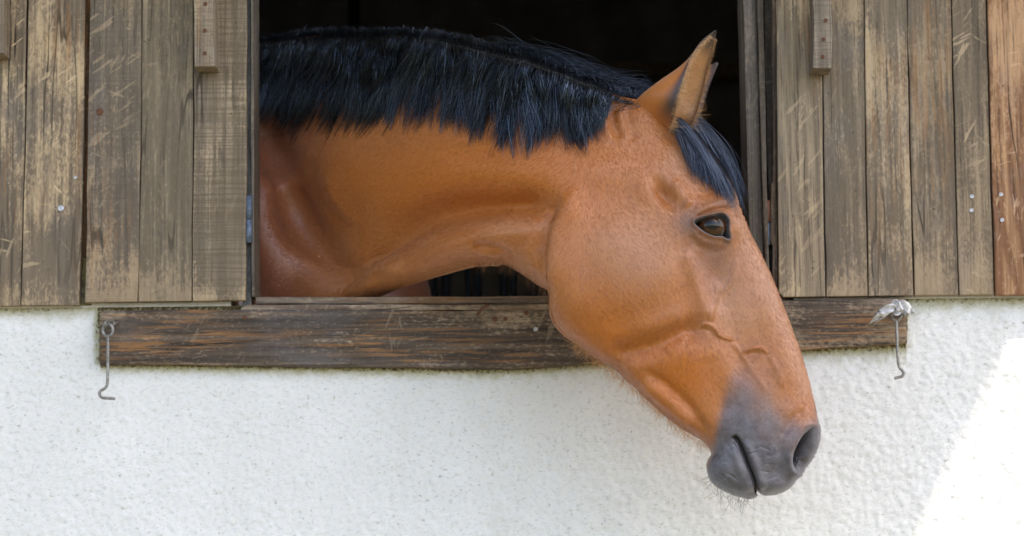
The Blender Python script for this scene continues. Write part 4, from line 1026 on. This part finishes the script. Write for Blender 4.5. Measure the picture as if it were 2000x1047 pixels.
def fringe(name, base, dirs, length, rad, mat, n, spread=.35, inset=.004, sidey=.02, curl=.15):
    """short hairs standing off an outline of the body; base: pixel polyline, dirs: pixel directions along it"""
    c = catmull(np.array(base, float), 6); L = np.concatenate([[0], np.cumsum(np.linalg.norm(np.diff(c, axis=0), axis=1))]); L /= L[-1]
    s = rng.random(n); bx = np.interp(s, L, c[:, 0]) + rng.normal(0, 2, n); by = np.interp(s, L, c[:, 1]) + rng.normal(0, 2, n)
    dd = np.array(dirs, float); dx = np.interp(s, np.linspace(0, 1, len(dd)), dd[:, 0]); dy = np.interp(s, np.linspace(0, 1, len(dd)), dd[:, 1])
    an = np.arctan2(dy, dx) + rng.normal(0, spread, n); ln = rng.uniform(length[0], length[1], n)
    u_ = np.linspace(0, 1, 7)[None]; bend = rng.normal(0, curl, n)[:, None]
    px = bx[:, None] + np.cos(an[:, None] + bend * u_) * ln[:, None] * u_; py = by[:, None] + np.sin(an[:, None] + bend * u_) * ln[:, None] * u_
    yy = C_px(bx, by)[:, None] + rng.normal(0, sidey, n)[:, None] + rng.normal(0, .006, n)[:, None] * u_
    return strands(name, P(px, py, yy), np.full(n, rad), mat, 3, .2)
tan_hair = hair_mat("chestnut guard hair", (0.60, 0.30, 0.12), .5, .4, .3); pale_hair = hair_mat("pale ear fur", (0.62, 0.38, 0.20), .5, .4, .4); whisk = hair_mat("dark whisker", (0.05, 0.04, 0.04), .4, .5, .3)
fringe("jaw_hair", [(1080, 585), (1100, 622), (1138, 678), (1200, 724), (1260, 778), (1320, 830), (1382, 872)], [(-.2, 1), (-.5, 1), (-.3, 1), (.1, 1), (.3, 1), (.5, .8)], (6, 30), .00013, tan_hair, 1100, .45, curl=.4)
fringe("throat_hair", [(930, 514), (985, 512), (1040, 543), (1075, 580)], [(-.1, 1), (-.1, 1), (-.2, 1)], (8, 30), .0002, hair_mat("brown throat hair", (0.16, 0.075, 0.03), .5, .4, .4), 160)
fringe("chin_whiskers", [(1388, 925), (1408, 950), (1440, 968), (1472, 974)], [(-.9, .6), (-.6, .9), (-.3, 1), (-.1, 1)], (14, 46), .00017, whisk, 60, .3, curl=.7)
def lashes():
    n = 70; s = rng.random(n); c = catmull([(1366, 429), (1387, 424), (1404, 422), (1412, 427)], 6); q = np.linspace(0, 1, len(c))
    b = P(np.interp(s, q, c[:, 0]), np.interp(s, q, c[:, 1]) - 1, y_rim - .002); d = np.stack([rng.normal(.25, .25, n), rng.normal(-.8, .2, n), rng.normal(-.75, .2, n)], -1)
    d /= np.linalg.norm(d, axis=1, keepdims=True); u_ = np.linspace(0, 1, 6)[None, :, None]; ln = rng.uniform(.008, .015, n)
    strands("eyelash", b[:, None] + d[:, None] * ln[:, None, None] * u_ + np.array([0.002, 0, .003]) * u_ ** 2, np.full(n, .00016), whisk, 3, .2)
lashes()
def ear_hair():
    nvv, nu, _ = EAR_W.shape; n = 6500
    i = rng.integers(2, nvv - 3, n); edge = rng.random(n) < .55
    j = np.where(edge, np.where(rng.random(n) < .75, nu - 1 - rng.integers(0, 4, n), rng.integers(0, 2, n)), rng.integers(nu // 2, nu - 1, n))
    b = EAR_W[i, j]; up = EAR_W[np.minimum(i + 3, nvv - 1), j] - b; b = b + (EAR_W[i + 1, j] - b) * rng.random((n, 1)) + (EAR_W[i, np.maximum(j - 1, 0)] - b) * rng.random((n, 1)); up /= np.linalg.norm(up, axis=1, keepdims=True) + 1e-9
    fw = np.array([.75, -.25, -.15]) + rng.normal(0, .3, (n, 3)); d = up * rng.uniform(.2, .9, n)[:, None] + fw * .7; d /= np.linalg.norm(d, axis=1, keepdims=True)
    ln = rng.uniform(.005, .014, n) * np.interp(i, [0, nvv * .7, nvv], [1.1, .8, .35]); long = (i < nvv * .35) & (rng.random(n) < .06); ln = np.where(long, rng.uniform(.02, .036, n), ln)
    u_ = np.linspace(0, 1, 6)[None, :, None]
    W = b[:, None] + d[:, None] * ln[:, None, None] * u_ + np.array([0, 0, -.004]) * u_ ** 2
    strands("ear_hair", W, np.full(n, .00017), pale_hair, 3, .2)
ear_hair()

# the short coat: fine flat hairs lying along the body
def coat_hair():
    FA = np.vstack(FQ[:1]); pn = V2; a, b_v, c_v, d_v = (pn[FA[:, k]] for k in range(4))
    fn = np.cross(c_v - a, d_v - b_v); ar = np.linalg.norm(fn, axis=1); fn = fn / (ar[:, None] + 1e-12); cen = (a + b_v + c_v + d_v) / 4
    if (fn[:, 1] * (cen[:, 1] - C_of_x(cen[:, 0]))).mean() < 0: fn = -fn
    px, py = proj(cen); nr = (cen[:, 1] < C_of_x(cen[:, 0]) + .01) & (px > 470)
    e1 = poly_dist(px, py, EYE); e2 = poly_dist(px, py, NOS)
    muzf = muz[FA].mean(1); wgt = ar * nr * (e1 < -4) * (e2 < -2) * (1 - .55 * muzf)
    n = 150000; f = rng.choice(len(FA), n, p=wgt / wgt.sum()); r1, r2 = rng.random((n, 1)), rng.random((n, 1))
    p = (a[f] * (1 - r1) + b_v[f] * r1) * (1 - r2) + (d_v[f] * (1 - r1) + c_v[f] * r1) * r2; nn = fn[f]
    x, y = px[f], py[f]
    # lie of the coat: down the face, back along the neck
    head = ss(x, 1000, 1200); ang = np.interp(head, [0, .5, 1], [R_(160), R_(125), R_(62)]) + .5 * np.sin(x / 70 + y / 90) * .4 + rng.normal(0, .22, n)
    d = np.stack([np.cos(ang), np.zeros(n), -np.sin(ang)], -1); d -= nn * (d * nn).sum(1, keepdims=True); d /= np.linalg.norm(d, axis=1, keepdims=True) + 1e-9
    sd2 = np.cross(d, nn); tl = rng.normal(0, .35, n)[:, None]; sdv = sd2 * np.cos(tl) + nn * np.sin(tl)
    ln = rng.uniform(.0028, .0058, n)[:, None] * (1 - .5 * muzf[f])[:, None]; wd = rng.uniform(.00014, .00026, n)[:, None]
    V_ = np.stack([p - sdv * wd + nn * .0001, p + sdv * wd + nn * .0001, p + d * ln * .55 - sdv * wd * .8 + nn * .0006, p + d * ln * .55 + sdv * wd * .8 + nn * .0006,
                   p + d * ln - sdv * wd * .2 + nn * .0009, p + d * ln + sdv * wd * .2 + nn * .0009], 1).reshape(-1, 3)
    o = (np.arange(n) * 6)[:, None]; q = np.concatenate([o + np.array([[0, 1, 3, 2]]), o + np.array([[2, 3, 5, 4]])])
    me_ = np_mesh("coat_hair", V_, q); ob = link("coat_hair", me_, coat_hair_mat(), None, True); ob.parent = horse
    for k in ("muzzle", "eyelid", "dark", "pale", "gold", "dun"):
        set_attr(me_, k, np.repeat(ATT[k][0][FA[f]].mean(1), 6))
    set_attr(me_, "tone", np.repeat(rng.random(n), 6))
def coat_hair_mat():
    T = NT("bay coat hair")
    base = T.mix(T.attr("tone"), (0.31, 0.088, 0.015), (0.57, 0.228, 0.070))
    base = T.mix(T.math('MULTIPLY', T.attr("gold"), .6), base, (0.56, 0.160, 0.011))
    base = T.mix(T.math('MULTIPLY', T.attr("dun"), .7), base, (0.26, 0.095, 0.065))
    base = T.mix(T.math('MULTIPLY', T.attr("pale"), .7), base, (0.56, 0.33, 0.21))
    base = T.mix(T.math('MULTIPLY', T.attr("muzzle"), .95), base, T.mix(T.attr("tone"), (0.048, 0.052, 0.066), (0.165, 0.172, 0.205)))
    base = T.mix(T.math('MAXIMUM', T.attr("eyelid"), T.attr("dark")), base, (0.03, 0.028, 0.03))
    return T.set(Base_Color=base, Roughness=.36, Specular_IOR_Level=T.math('SUBTRACT', .75, T.math('MULTIPLY', T.attr('gold'), .5)))
coat_hair()
